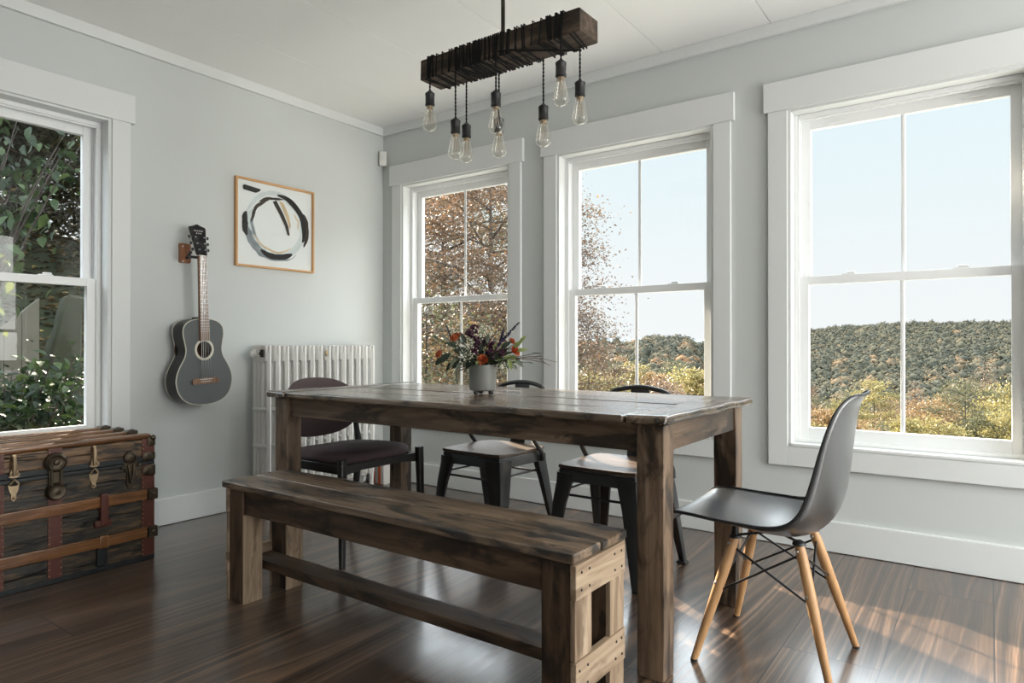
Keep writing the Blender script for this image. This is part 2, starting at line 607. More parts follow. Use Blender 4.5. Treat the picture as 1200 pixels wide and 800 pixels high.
# ------------------------------------------------------------------ room shell
RY, RH = -6.6, 2.548                    # room depth (negative y), ceiling
WOP = [(.204, 1.146), (1.506, 2.447), (2.820, 3.762)]     # back-wall openings (x)
LOP = (-2.81, -1.868)                                     # left-wall opening (y)
ZB, ZT = .484, 2.107                                      # opening bottom / top
TH = .17                                                  # wall thickness
RZB, RZT = .12, 2.35


def wall_with_holes(name, horiz, holes, a0, a1, n0, n1, z1=RH):
    """horiz axis 0/1; holes (lo, hi, zb, zt); n0..n1 thickness range on the other axis"""
    mb = MB()
    xs = sorted({a0, a1} | {h[0] for h in holes} | {h[1] for h in holes})
    for i in range(len(xs) - 1):
        l, h = xs[i], xs[i + 1]
        hole = [q for q in holes if q[0] <= l + 1e-6 and q[1] >= h - 1e-6]
        segs = [(-.45, z1)] if not hole else [(-.45, hole[0][2]), (hole[0][3], z1)]
        for s0, s1 in segs:
            if horiz == 0:
                x0, x1, y0, y1 = l, h, n0, n1
            else:
                x0, x1, y0, y1 = n0, n1, l, h
            V = [(x0, y0, s0), (x1, y0, s0), (x1, y1, s0), (x0, y1, s0), (x0, y0, s1), (x1, y0, s1), (x1, y1, s1), (x0, y1, s1)]
            mb.add(V, [(0, 3, 2, 1), (4, 5, 6, 7), (0, 1, 5, 4), (1, 2, 6, 5), (2, 3, 7, 6), (3, 0, 4, 7)])
    return struct(mb.build(name, M['wall'], None, 0))


wall_with_holes('wall_back', 0, [(a, b, ZB, ZT) for a, b in WOP], -TH, RX + TH, 0, TH)
wall_with_holes('wall_left', 1, [(LOP[0], LOP[1], ZB, ZT)], RY - TH, 0, -TH, 0)
wall_with_holes('wall_right', 1, [(a, b, RZB, RZT) for a, b in ROP], RY - TH, 0, RX, RX + TH)
wall_with_holes('wall_front', 0, [], 0, RX, RY - TH, RY).data.materials[0] = M['low_bounce_wall']
mb = MB()
mb.add([(0, RY, 0), (RX, RY, 0), (RX, 0, 0), (0, 0, 0), (0, RY, -.04), (RX, RY, -.04), (RX, 0, -.04), (0, 0, -.04)],
       [(0, 1, 2, 3), (7, 6, 5, 4), (0, 4, 5, 1), (1, 5, 6, 2), (2, 6, 7, 3), (3, 7, 4, 0)])
struct(mb.build('floor', M['floor'], None, 0))
mb = MB()
edges = [-TH] + [.496 + .561 * i for i in range(0, 11)] + [RX + TH]
edges = [x for x in edges if x < RX + .01] + [RX + TH]
for i in range(len(edges) - 1):
    mb.box(edges[i] + .0016, edges[i + 1] - .0016, RY - TH, TH, RH, RH + .03, .0015, axis=1, cs=1)
mb.box(-TH, RX + TH, RY - TH, TH, RH + .031, RH + .09, .001)
struct(mb.build('ceiling', M['ceil'], None, 30))


def baseboard(name, p0, p1, nrm):
    """profile board along p0->p1 with inward normal nrm"""
    prof = [(.008, 0), (.008, .004), (.018, .004), (.018, .140), (.016, .144), (0, .145), (0, 0)]
    mb = MB()
    V, F = [], []
    for p in (p0, p1):
        for d, z in prof:
            V.append((p[0] + nrm[0] * d, p[1] + nrm[1] * d, z))
    n = len(prof)
    for k in range(n):
        F.append((k, (k + 1) % n, n + (k + 1) % n, n + k))
    F += [tuple(range(n)), tuple(range(n, 2 * n))]
    mb.add(V, F)
    return struct(mb.build(name, M['white'], None, 25))


baseboard('baseboard_left', (0, RY), (0, 0), (1, 0))
baseboard('baseboard_back', (.018, 0), (RX, 0), (0, -1))
baseboard('baseboard_front', (0, RY), (RX, RY), (0, 1))
mb = MB()
mb.box(0, .022, RY, 0, 2.488, RH, .004)
struct(mb.build('trim_1', M['white'], None, 30))
mb = MB()
mb.box(.022, RX, -.022, 0, 2.488, RH, .004)
struct(mb.build('trim_2', M['white'], None, 30))


def window(name, place, muntin=True, W=.942, zb=ZB, zt=ZT, casing=True, meet=.5):
    """double-hung window; local u along the wall, d into the wall (outwards), z up; place maps (u,d,z)->world"""
    root = bpy.data.objects.new(name, None)
    COL.objects.link(root)
    root['kind'] = 'structure'
    root.location = place(W / 2, 0, zb)

    class B(MB):
        def b(self, u0, u1, d0, d1, z0, z1, bev=.002):
            p, q = place(u0, d0, z0), place(u1, d1, z1)
            return self.box(min(p[0], q[0]), max(p[0], q[0]), min(p[1], q[1]), max(p[1], q[1]), z0, z1, bev, cs=1)
    H = zt - zb
    if casing:
        c = B()
        c.b(-.094, -.004, -.020, 0, zb - .099, zt)
        c.b(W + .004, W + .094, -.020, 0, zb - .099, zt)
        c.b(-.004, W + .004, -.020, 0, zb - .099, zb - .006)
        c.build('side_casing', M['white'], root)
        c = B()
        c.b(-.113, W + .113, -.027, 0, zt, zt + .145)
        c.build('head_casing', M['white'], root)
    # jamb lining
    c = B()
    c.b(-.006, .012, -.012, .165, zb - .006, zt + .006)
    c.b(W - .012, W + .006, -.012, .165, zb - .006, zt + .006)
    c.b(.012, W - .012, -.012, .165, zt - .012, zt + .006)
    c.b(.012, W - .012, -.022, .165, zb - .006, zb + .010)
    c.build('jamb', M['white'], root)
    # vinyl frame with steps
    c = B()
    for (u0, u1) in ((.012, .030), (W - .030, W - .012)):
        c.b(u0, u1, .060, .160, zb + .010, zt - .012)
    for (u0, u1) in ((.030, .036), (W - .036, W - .030)):
        c.b(u0, u1, .104, .112, zb + .010, zt - .012)
        c.b(u0, u1, .060, .068, zb + .010, zt - .012)
    c.b(.030, W - .030, .060, .160, zt - .034, zt - .012)
    c.b(.030, W - .030, .066, .072, zt - .042, zt - .034)
    c.b(.030, W - .030, .055, .160, zb + .010, zb + .028)
    c.build('window_frame', M['vinyl'], root)
    zm = zb + H * meet

    def sash(nm, u0, u1, d0, d1, z0, z1, st, bot, top):
        s = B()
        s.b(u0, u0 + st, d0, d1, z0, z1)
        s.b(u1 - st, u1, d0, d1, z0, z1)
        s.b(u0 + st, u1 - st, d0, d1, z0, z0 + bot)
        s.b(u0 + st, u1 - st, d0, d1, z1 - top, z1)
        o = s.build(nm, M['vinyl'], root)
        g = B()
        dm = (d0 + d1) / 2
        g.b(u0 + st - .004, u1 - st + .004, dm + .004, dm + .008, z0 + bot - .004, z1 - top + .004, .0005)
        g.build('pane', M['glass'], o, 0)
        if muntin:
            m_ = B()
            um = (u0 + u1) / 2
            m_.b(um - .009, um + .009, dm - .006, dm + .003, z0 + bot - .002, z1 - top + .002, .003)
            m_.build('muntin', M['vinyl'], o)
        return o
    sash('lower_sash', .033, W - .033, .070, .102, zb + .026, zm + .006, .042, .056, .040)
    up = sash('upper_sash', .034, W - .034, .114, .146, zm - .030, zt - .032, .042, .036, .046)
    if casing:
        for u in (.25, W - .25):
            l = B()
            l.b(u - .030, u + .030, .074, .098, zm + .006, zm + .012)
            l.b(u - .012, u + .026, .078, .094, zm + .012, zm + .022, .004)
            l.build('sash_lock', M['vinyl'], root)
        for u in (.20, W - .20):
            l = B()
            l.b(u - .045, u + .045, .108, .115, zt - .066, zt - .055, .003)
            l.build('finger_pull', M['vinyl'], up)
    return root


for i, (a, b) in enumerate(WOP):
    window('window_%d' % (i + 1), lambda u, d, z, a=a: (a + u, d, z))
window('window_4', lambda u, d, z: (-d, LOP[0] + u, z), muntin=False)
for i, (a, b) in enumerate(ROP):
    window('window_%d' % (i + 5), lambda u, d, z, a=a: (RX + d, a + u, z), W=1.20, zb=RZB, zt=RZT, casing=False, meet=.46)

for i, (a, b) in enumerate(WOP):
    portal('window daylight', ((a + b) / 2, .19, (ZB + ZT) / 2), (R(-90), 0, 0), .942, 1.62)
portal('window daylight', (-.19, sum(LOP) / 2, (ZB + ZT) / 2), (0, R(-90), 0), 1.62, .942)

# ------------------------------------------------------------------ dining table
random.seed(4)
T = thing('dining_table', 'long weathered wood dining table with a thick plank top on square legs', 'table', (1.95, -1.225, 0))
mb = MB()
X0, X1, Y0, Y1 = 1.012, 2.872, -1.655, -.795
bb = .13
yy = [Y0, Y0 + .205, Y0 + .43, Y0 + .645, Y1]
for i in range(4):
    mb.box(X0 + bb + .0015, X1 - bb - .0015, yy[i] + .0018, yy[i + 1] - .0018, .739, .765 + random.uniform(-.0015, .001), .006, .0035, 36, cs=3)
mb.box(X0, X0 + bb, Y0 - .004, Y1 + .012, .738, .766, .008, .006, 18, cs=3)
mb.box(X1 - bb, X1, Y0 + .008, Y1 + .006, .738, .766, .009, .007, 18, cs=3, fq=7)
mb.build('tabletop', M['table_top'], T, 50)
for (x0, x1, y0, y1) in ((1.030, 1.114, -1.622, -1.545), (2.770, 2.855, -1.616, -1.540), (1.045, 1.128, -.942, -.862), (2.770, 2.853, -.945, -.866)):
    mb = MB()
    mb.box(x0, x1, y0, y1, 0, .738, .005, .0025, 14, axis=2)
    mb.build('leg', M['table'], T)
for q in ((1.114, 2.770, -1.604, -1.570), (1.128, 2.770, -.905, -.872)):
    mb = MB()
    mb.box(q[0], q[1], q[2], q[3], .655, .738, .004, .002, 20)
    mb.build('apron', M['table'], T)
for q in ((1.050, 1.085, -1.545, -.942), (2.810, 2.845, -1.540, -.945)):
    mb = MB()
    mb.box(q[0], q[1], q[2], q[3], .655, .738, .004, .002, 10)
    mb.build('apron', M['table'], T)

# ------------------------------------------------------------------ bench
BN = thing('bench', 'rustic dark wood bench with pale nailed end boards in front of the table', 'bench', (2.0, -1.845, 0))
mb = MB()
mb.box(1.222, 2.776, -1.990, -1.848, .424, .450, .005, .004, 34, cs=3)
mb.box(1.218, 2.780, -1.844, -1.698, .424, .450, .005, .004, 34, cs=3)
mb.build('seat', M['benchtop'], BN, 50)
for x0, x1 in ((1.262, 1.348), (2.676, 2.762)):
    for y0, y1 in ((-1.982, -1.897), (-1.797, -1.715)):
        mb = MB()
        mb.box(x0, x1, y0, y1, 0, .424, .004, .002, 8, axis=2)
        mb.build('leg', M['bench'], BN)
for y0, y1 in ((-1.974, -1.940), (-1.752, -1.722)):
    mb = MB()
    mb.box(1.348, 2.676, y0, y1, .334, .424, .003, .002, 20)
    mb.build('apron', M['bench'], BN)
mb = MB()
mb.box(1.262, 2.762, -1.893, -1.800, .108, .143, .003, .002, 24)
mb.build('stretcher', M['bench'], BN)
for x0, x1 in ((2.763, 2.782), (1.242, 1.261)):
    for z0, z1 in ((.334, .422), (.092, .180)):
        mb = MB()
        mb.box(x0, x1, -1.985, -1.714, z0, z1, .0025, .0012, 6, axis=1)
        o = mb.build('end_board', M['pallet'], BN)
        o['label'] = 'pale end board with nail heads'
        s = x1 if x0 > 2 else x0
        for y in (-1.965, -1.925, -1.775, -1.735):
            for z in (z0 + .022, z1 - .022):
                nl = MB()
                nl.lathe([(.0035, -.0015), (.0035, .0015)], (s, y + random.uniform(-.006, .006), z), 8, Matrix.Rotation(R(90), 3, 'Y'))
                nl.build('nail', M['darkmetal'], o)
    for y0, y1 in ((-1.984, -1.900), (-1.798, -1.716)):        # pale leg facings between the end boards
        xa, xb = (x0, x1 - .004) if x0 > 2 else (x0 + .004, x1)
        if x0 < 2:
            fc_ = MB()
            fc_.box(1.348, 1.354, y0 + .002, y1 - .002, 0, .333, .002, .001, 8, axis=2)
            fc_.build('leg_facing', M['pallet'], BN)  # added pale strip: the leg's lit side put into colour
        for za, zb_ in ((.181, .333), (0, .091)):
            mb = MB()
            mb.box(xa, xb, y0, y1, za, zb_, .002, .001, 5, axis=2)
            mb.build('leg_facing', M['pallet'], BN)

# ------------------------------------------------------------------ moulded side chair
def spline(pts, n):
    """Catmull-Rom through tuples"""
    P = [np.array(p, float) for p in pts]
    P = [2 * P[0] - P[1]] + P + [2 * P[-1] - P[-2]]
    out = []
    seg = len(P) - 3
    for i in range(n):
        t = i / (n - 1) * seg
        k = min(int(t), seg - 1)
        t -= k
        a, b, c, d = P[k:k + 4]
        out.append(.5 * ((2 * b) + (-a + c) * t + (2 * a - 5 * b + 4 * c - d) * t * t + (-a + 3 * b - 3 * c + d) * t ** 3))
    return out


EC = thing('moulded_side_chair', 'black moulded shell chair on wooden dowel legs with black wire bracing', 'chair', (3.063, -1.212, 0))
#        b (backwards, +x), z, half width, dish
prof = [(-.285, .408, .175, .000), (-.283, .426, .195, .004), (-.262, .438, .212, .010), (-.20, .433, .226, .018), (-.12, .417, .233, .030), (-.04, .403, .234, .042),
        (.02, .393, .232, .052), (.08, .395, .228, .060), (.130, .416, .224, .064), (.167, .458, .220, .064), (.187, .515, .216, .060), (.199, .585, .212, .052), (.207, .66, .206, .042),
        (.216, .735, .192, .030), (.226, .785, .168, .020), (.238, .813, .128, .010), (.252, .824, .09, .003)]
sp_ = spline(prof, 48)
NU = 25
V, F = [], []
for i, (b, z, w, d) in enumerate(sp_):
    p0, p1 = sp_[max(i - 1, 0)], sp_[min(i + 1, 47)]
    t = np.array([p1[0] - p0[0], p1[1] - p0[1]])
    t /= np.hypot(*t)
    nb, nz = -t[1], t[0]              # towards the sitter
    for j in range(NU):
        u = -1 + 2 * j / (NU - 1)
        k = abs(u) ** 2.3 * d
        V.append((3.063 + b + nb * k, -1.212 + u * w, z + nz * k))
for i in range(47):
    for j in range(NU - 1):
        F.append((i * NU + j, (i + 1) * NU + j, (i + 1) * NU + j + 1, i * NU + j + 1))
mb = MB()
mb.add(V, F, 0)
o = mb.build('seat_shell', M['shell'], EC, 60)
s = o.modifiers.new('thick', 'SOLIDIFY')
s.thickness = .006
s.offset = -1
rim = [V[i * NU] for i in range(48)] + [V[47 * NU + j] for j in range(1, NU)] + [V[i * NU + NU - 1] for i in range(46, -1, -1)] + [V[j] for j in range(NU - 2, 0, -1)]
mb = MB()
mb.tube(rim + rim[:1], .0042, 6)
mb.build('shell_rim', M['black'], EC, 60)
feet = [(2.872, -1.424), (2.876, -1.014), (3.262, -1.039), (3.246, -1.375)]
tops = [(2.965, -1.315, .372), (2.965, -1.105, .372), (3.150, -1.115, .378), (3.150, -1.305, .378)]
for (fx, fy), tp in zip(feet, tops):
    mb = MB()
    P = [Vector((fx, fy, 0.004)).lerp(Vector(tp), t) for t in (0, .25, .5, .75, .92, 1)]
    mb.tube(P, [.0105, .0130, .0155, .0165, .0155, .012], 14)
    lg = mb.build('leg', M['dowel'], EC)
    mb = MB()
    mb.lathe([(.0108, 0), (.0112, .007)], (fx, fy, 0), 14)
    mb.build('foot_glide', M['black'], lg)
    for t in (.62, .94):
        mb = MB()
        q = Vector((fx, fy, 0)).lerp(Vector(tp), t)
        mb.ball(q + Vector((-.008, -.0125, 0)), .006, 8, (1, .6, 1))
        mb.build('bolt', M['steel'], lg)
L = lambda i, t: Vector((feet[i][0], feet[i][1], 0)).lerp(Vector(tops[i]), t)
mb = MB()
for (i, a, j, b) in ((0, .92, 3, .55), (3, .92, 0, .55), (1, .92, 2, .55), (2, .92, 1, .55), (0, .60, 1, .92), (1, .60, 0, .92), (3, .60, 2, .92), (2, .60, 3, .92)):
    mb.tube([L(i, a), L(j, b)], .0036, 6)
ring = [Vector((3.06 + math.cos(t) * .115, -1.21 + math.sin(t) * .10, .372)) for t in np.linspace(0, 2 * PI, 5)[:-1] + PI / 4]
mb.tube([(2.965, -1.315, .375), (3.150, -1.115, .381)], .0042, 6)
mb.tube([(2.965, -1.105, .375), (3.150, -1.305, .381)], .0042, 6)
mb.build('wire_brace', M['wire'], EC)
for tp, zz in zip(tops, (.404, .404, .387, .387)):
    mb = MB()
    mb.lathe([(.020, tp[2] - .004), (.018, tp[2] + .004), (.012, tp[2] + .007), (.010, zz)], (tp[0], tp[1], 0), 12)
    mb.build('shock_mount', M['black'], EC)

# ------------------------------------------------------------------ metal cafe chairs with wooden seats
def cafe_chair(label):
    root = thing('cafe_chair', label, 'chair', (0, 0, 0), 0, 'metal cafe chairs behind the table')
    hs = .195
    mb = MB()
    n = 40
    poly = []
    for k in range(n):
        t = 2 * PI * k / n
        c, s_ = math.cos(t), math.sin(t)
        p = 9.0
        rr = (abs(c) ** p + abs(s_) ** p) ** (-1 / p)
        poly.append((hs * rr * c, hs * rr * s_))
    V = []
    prof_ = [(.965, .441), (1.0, .445), (1.0, .453), (.985, .458), (.9, .4575), (.6, .4545), (.25, .453), (.01, .4525)]
    for sc_, z in prof_:
        for (x, y) in poly:
            V.append((x * sc_, y * sc_, z))
    F = [(i * n + k, i * n + (k + 1) % n, (i + 1) * n + (k + 1) % n, (i + 1) * n + k) for i in range(len(prof_) - 1) for k in range(n)]
    F.append(tuple(reversed(range(n))))
    F.append(tuple((len(prof_) - 1) * n + k for k in range(n)))
    mb.add(V, F, 0)
    mb.build('seat', M['seatwood'], root, 40, True)
    mb = MB()
    V, F = [], []
    for sc_, z in ((.97, .441), (.985, .436), (.985, .400), (.995, .396), (.995, .392), (.96, .392), (.95, .436)):
        for (x, y) in poly:
            V.append((x * sc_, y * sc_, z))
    for i in range(6):
        for k in range(n):
            F.append((i * n + k, i * n + (k + 1) % n, (i + 1) * n + (k + 1) % n, (i + 1) * n + k))
    mb.add(V, F, 0)
    mb.build('seat_frame', M['iron'], root, 40, True)
    for sx in (-1, 1):
        for sy in (-1, 1):
            # folded sheet leg: outer corner rounded, tapering down
            secs = []
            for z, cx, cy, w in ((.425, .150, .150, .044), (.39, .152, .152, .043), (.30, .170, .168, .036), (.012, .204, .206 if sy < 0 else .232, .019)):
                ring_ = []
                for (a, b) in ((-1, -1), (.2, -1), (.75, -.85), (1, -.4), (1, .4), (.85, .75), (.4, 1), (-.4, 1), (-1, 1)) if False else ((-1, .55), (-1, 1), (.35, 1), (.8, .8), (1, .35), (1, -1), (.55, -1), (.55, .3), (.42, .42), (.3, .55)):
                    ring_.append((sx * (cx + a * w), sy * (cy + b * w), z))
                secs.append(ring_)
            mb = MB()
            m_ = len(secs[0])
            V = [p for r_ in secs for p in r_]
            F = [(i * m_ + k, i * m_ + (k + 1) % m_, (i + 1) * m_ + (k + 1) % m_, (i + 1) * m_ + k) for i in range(len(secs) - 1) for k in range(m_)]
            F += [tuple(range(m_)), tuple((len(secs) - 1) * m_ + k for k in range(m_))]
            mb.add(V, F)
            lg = mb.build('leg', M['iron'], root, 40, True)
            mb = MB()
            yy_ = .206 if sy < 0 else .232
            mb.box(sx * .206 - .021, sx * .206 + .021, sy * yy_ - .021, sy * yy_ + .021, 0, .014, .004)
            mb.build('foot_pad', M['black'], lg, 40, True)
    for sy in (-1, 1):
        mb = MB()
        mb.tube([(-.165, sy * .168, .33), (.165, sy * .168, .33)], .0055, 8)
        mb.build('crossbar', M['iron'], root, 40, True)
    for sx in (-1, 1):
        mb = MB()
        mb.tube([(sx * .168, -.165, .345), (sx * .168, .165, .345)], .0055, 8)
        mb.build('crossbar', M['iron'], root, 40, True)
    half = [(.206, .13, .395), (.208, .120, .435), (.206, .085, .470), (.203, .050, .515), (.200, .055, .555), (.194, .125, .625), (.178, .200, .69), (.150, .225, .738), (.11, .236, .757), (.055, .241, .768), (0, .243, .772)]
    path = [(-a, b, c) for a, b, c in half] + [(a, b, c) for a, b, c in reversed(half[:-1])]
    mb = MB()
    mb.tube([tuple(p) for p in spline(path, 60)], .011, 10)
    mb.build('back_frame', M['iron'], root, 60, True)
    mb = MB()
    V, F = [], []
    cols = spline([(.178, .425), (.196, .46), (.212, .55), (.228, .65), (.240, .768)], 14)
    for (y, z) in cols:
        for x in (-.045, -.02, .02, .045):
            V.append((x, y + .006 - (.004 if abs(x) > .03 else 0), z))
        for x in (.045, .02, -.02, -.045):
            V.append((x, y - .000 - (.004 if abs(x) > .03 else 0), z))
    for i in range(13):
        for k in range(8):
            F.append((i * 8 + k, i * 8 + (k + 1) % 8, (i + 1) * 8 + (k + 1) % 8, (i + 1) * 8 + k))
    F += [tuple(range(8)), tuple(13 * 8 + k for k in range(8))]
    mb.add(V, F)
    mb.build('back_splat', M['iron'], root, 40, True)
    return root


c1 = cafe_chair('dark metal cafe chair with wooden seat behind the table, below the flower pot')
c2 = copy_tree(c1)
c1.location = (1.596, -.760, 0)
c1.rotation_euler.z = R(-2)
c2.location = (2.292, -.800, 0)
c2.rotation_euler.z = R(-1)
c2['label'] = 'dark metal cafe chair with wooden seat between the shell chair and the other cafe chair'

# ------------------------------------------------------------------ upholstered chair at the far end of the table
UC = thing('upholstered_chair', 'black wooden chair with plum upholstered seat and curved back by the radiator', 'chair', (1.10, -1.255, 0))
cx, cy = 1.10, -1.255
mb = MB()
n = 44
V, F = [], []
prof_ = [(.90, .435), (.97, .440), (1.0, .455), (.99, .470), (.93, .482), (.75, .489), (.4, .492), (.01, .493)]
for sc_, z in prof_:
    for k in range(n):
        t = 2 * PI * k / n
        c, s_ = math.cos(t), math.sin(t)
        rr = (abs(c) ** 4.5 + abs(s_) ** 4.5) ** (-1 / 4.5)
        wy = .245 - .03 * (.5 - .5 * c)
        V.append((cx + .225 * rr * c * sc_, cy + wy * rr * s_ * sc_, z + .012 * (1 - abs(s_)) * 0 - .01 * max(0, -c)))
F = [(i * n + k, i * n + (k + 1) % n, (i + 1) * n + (k + 1) % n, (i + 1) * n + k) for i in range(len(prof_) - 1) for k in range(n)]
F.append(tuple(reversed(range(n))))
F.append(tuple((len(prof_) - 1) * n + k for k in range(n)))
mb.add(V, F)
mb.build('seat', M['plum'], UC, 60)
for sy in (-1, 1):
    mb = MB()
    mb.bar((cx + .228, cy + sy * .240, .468), (cx + .238, cy + sy * .248, 0), (.017, .0185), (.011, .012), (0, 1, 0), .5)
    mb.build('leg', M['chairblack'], UC)
    mb = MB()
    P = spline([(cx - .27, cy + sy * .215, 0), (cx - .205, cy + sy * .215, .24), (cx - .185, cy + sy * .215, .42), (cx - .205, cy + sy * .215, .56), (cx - .25, cy + sy * .215, .70)], 16)
    mb.tube([tuple(p) for p in P], [.011 + .007 * math.sin(PI * min(1, i / 13)) for i in range(16)], 10)
    mb.build('leg', M['chairblack'], UC)
    mb = MB()
    mb.box(cx - .20, cx + .225, cy + sy * .225 - .010, cy + sy * .225 + .010, .398, .440, .004, axis=0)
    mb.build('side_rail', M['chairblack'], UC)
mb = MB()
mb.prism([(cy - .235, .440), (cy - .235, .395), (cy - .13, .408), (cy + .13, .408), (cy + .235, .395), (cy + .235, .440)], cx + .205, cx + .225, axis=0)
mb.build('front_rail', M['chairblack'], UC)
mb = MB()
mb.box(cx - .205, cx - .185, cy - .215, cy + .215, .400, .438, .004, axis=1)
mb.build('back_rail', M['chairblack'], UC)
# curved, lens-shaped back pad
mb = MB()
V, F = [], []
NA, NB = 33, 12
for i in range(NA):
    a = -1 + 2 * i / (NA - 1)
    th = a * 1.02
    rad = .265
    px_, py_ = cx - .262 + .0 + rad * (1 - math.cos(th)) * .62, cy + rad * math.sin(th)
    hh = .135 * (max(0.0, 1 - abs(a) ** 2.4)) ** .62 + .012
    zc = .655
    tk = .019 * (max(0, 1 - abs(a) ** 6)) + .005
    nx, ny = math.cos(th), -math.sin(th)
    for k in range(NB):
        t = 2 * PI * k / NB
        lean = -.13 * (hh * math.sin(t))
        V.append((px_ + nx * tk * math.cos(t) + lean, py_ + ny * tk * math.cos(t), zc + hh * math.sin(t)))
F = [(i * NB + k, i * NB + (k + 1) % NB, (i + 1) * NB + (k + 1) % NB, (i + 1) * NB + k) for i in range(NA - 1) for k in range(NB)]
F += [tuple(range(NB)), tuple((NA - 1) * NB + k for k in range(NB))]
mb.add(V, F)
mb.build('backrest', M['plum'], UC, 70)

# ------------------------------------------------------------------ steamer trunk
random.seed(8)
TX0, TX1, TY0, TY1 = .045, .525, -2.86, -1.905
TR = thing('steamer_trunk', 'old brown and black steamer trunk with wooden slats and brass hardware below the window', 'trunk', (.285, -2.38, 0))
mb = MB()
mb.box(TX0, TX1, TY0, TY1, .012, .428, .004, 0, axis=1)
mb.build('body', M['trunkpaint'], TR)
mb = MB()
mb.box(TX0, TX1, TY0, TY1, .445, .545, .010, 0, axis=1)
mb.build('lid', M['trunklid'], TR)
mb = MB()
mb.box(TX0 - .002, TX1 + .004, TY0 - .004, TY1 + .004, .428, .445, .003, axis=1)
mb.box(TX0 - .002, TX1 + .005, TY0 - .004, TY1 + .005, .446, .470, .003, axis=1)
mb.build('iron_edging', M['darkmetal'], TR)
mb = MB()
mb.box(TX0 - .002, TX1 + .004, TY0 - .004, TY1 + .004, 0, .022, .003, axis=1)
mb.build('bottom_edging', M['darkmetal'], TR)
for x in (.10, .235, .37, .505):
    mb = MB()
    mb.box(x - .026, x + .020, TY0 + .02, TY1 - .025 if x < .5 else TY1 - .01, .545, .566, .006, .001, 20)
    sl_ = mb.build('lid_slat', M['slat'], TR)
    if x < .5:
        mb = MB()
        mb.box(x - .030, x + .024, TY1 - .055, TY1 - .003, .545, .572, .007)
        mb.ball((x - .003, TY1 - .022, .570), .010, 8, (1.2, 1.4, .6))
        mb.build('slat_clamp', M['brassdark'], sl_)
for z in (.275, .105):
    mb = MB()
    mb.box(TX1, TX1 + .017, TY0 + .01, TY1 - .018, z, z + .046, .005, .001, 20)
    sl_ = mb.build('front_slat', M['slat'], TR)
    mb = MB()
    mb.box(TX1 - .03, TX1 + .024, TY1 - .035, TY1 + .012, z - .002, z + .046, .005)
    mb.ball((TX1 + .022, TY1 - .012, z + .024), .010, 8)
    mb.build('slat_clamp', M['brassdark'], sl_)
for y, w in ((-2.297, .026), (-2.49, .02)):
    for z0, z1 in ((.47, .548), (.022, .428)):
        mb = MB()
        mb.box(TX1, TX1 + .004, y - w, y + w, z0, z1, .001)
        st = mb.build('leather_strap', M['leather'], TR)
        zz = z0 + .012
        while zz < z1:
            for s_ in (-1, 1):
                mb = MB()
                mb.ball((TX1 + .004, y + s_ * (w - .005), zz), .0028, 6)
                mb.build('rivet', M['brass'], st)
            zz += .026
for z0, z1 in ((.022, .428), (.472, .545)):
    mb = MB()
    mb.box(TX1, TX1 + .004, TY1 - .052, TY1 + .003, z0, z1, .001)
    mb.box(TX1 - .05, TX1 + .003, TY1, TY1 + .004, z0, z1, .001)
    st = mb.build('leather_edge', M['leather'], TR)
    zz = z0 + .01
    while zz < z1:
        mb = MB()
        mb.ball((TX1 + .004, TY1 - .048, zz), .0026, 6)
        mb.build('rivet', M['brass'], st)
        zz += .020
# upright tab over the slats
mb = MB()
y = -2.118
mb.box(TX1 + .004, TX1 + .024, y - .016, y + .016, .200, .332, .005)
mb.box(TX1, TX1 + .020, y - .036, y + .030, .192, .222, .006)
mb.build('slat_bracket', M['leather'], TR)
mb = MB()
mb.box(TX1 + .004, TX1 + .022, y - .022, y + .022, .100, .155, .008)
mb.build('slat_bracket', M['slat'], TR)
mb = MB()
mb.box(TX1, TX1 + .014, y - .026, y + .016, .025, .102, .005)
mb.build('slat_bracket', M['darkmetal'], TR)


def plate(mb, poly, y, x0, th, bev=.0):
    mb.prism([(y + a, b) for a, b in poly], x0, x0 + th, axis=0)


# draw bolts
for y in (-2.44, -2.155):
    mb = MB()
    plate(mb, [(-.006, .542), (.006, .542), (.005, .520), (.010, .508), (.006, .495), (.011, .478), (.019, .458), (.008, .452), (-.008, .452), (-.019, .458), (-.011, .478), (-.006, .495), (-.010, .508), (-.005, .520)], y, TX1 + .004, .009)
    mb.tube([(TX1 + .014, y, .535), (TX1 + .020, y, .500), (TX1 + .014, y, .460)], [.006, .009, .006], 8)
    mb.ball((TX1 + .014, y + .013, .466), .006, 8)
    mb.ball((TX1 + .014, y - .013, .466), .006, 8)
    plate(mb, [(-.019, .428), (-.010, .420), (.010, .420), (.019, .428), (.015, .402), (.008, .385), (.009, .368), (0, .360), (-.009, .368), (-.008, .385), (-.015, .402)], y, TX1, .007)
    mb.tube([(TX1 + .010, y - .014, .428), (TX1 + .014, y, .446), (TX1 + .010, y + .014, .428)], .005, 8)
    mb.ball((TX1 + .008, y, .374), .006, 8)
    mb.build('draw_bolt', M['brass'], TR)
# centre hasp lock
y = -2.298
mb = MB()
mb.lathe([(.040, 0), (.040, .012), (.030, .020), (.022, .014), (.012, .014), (.010, .022), (.001, .024)], (TX1 + .004, y, .492), 24, Matrix.Rotation(R(90), 3, 'Y'))
mb.lathe([(.036, 0), (.036, .014), (.030, .022), (.020, .018), (.010, .020), (.001, .022)], (TX1 + .004, y, .375), 24, Matrix.Rotation(R(90), 3, 'Y'))
plate(mb, [(-.030, .495), (.030, .495), (.024, .44), (.026, .38), (-.026, .38), (-.024, .44)], y, TX1 + .004, .011)
mb.tube([(TX1 + .017, y - .016, .48), (TX1 + .019, y - .016, .40)], .005, 8)
mb.tube([(TX1 + .017, y + .016, .48), (TX1 + .019, y + .016, .40)], .005, 8)
mb.build('hasp_lock', M['brassdark'], TR)
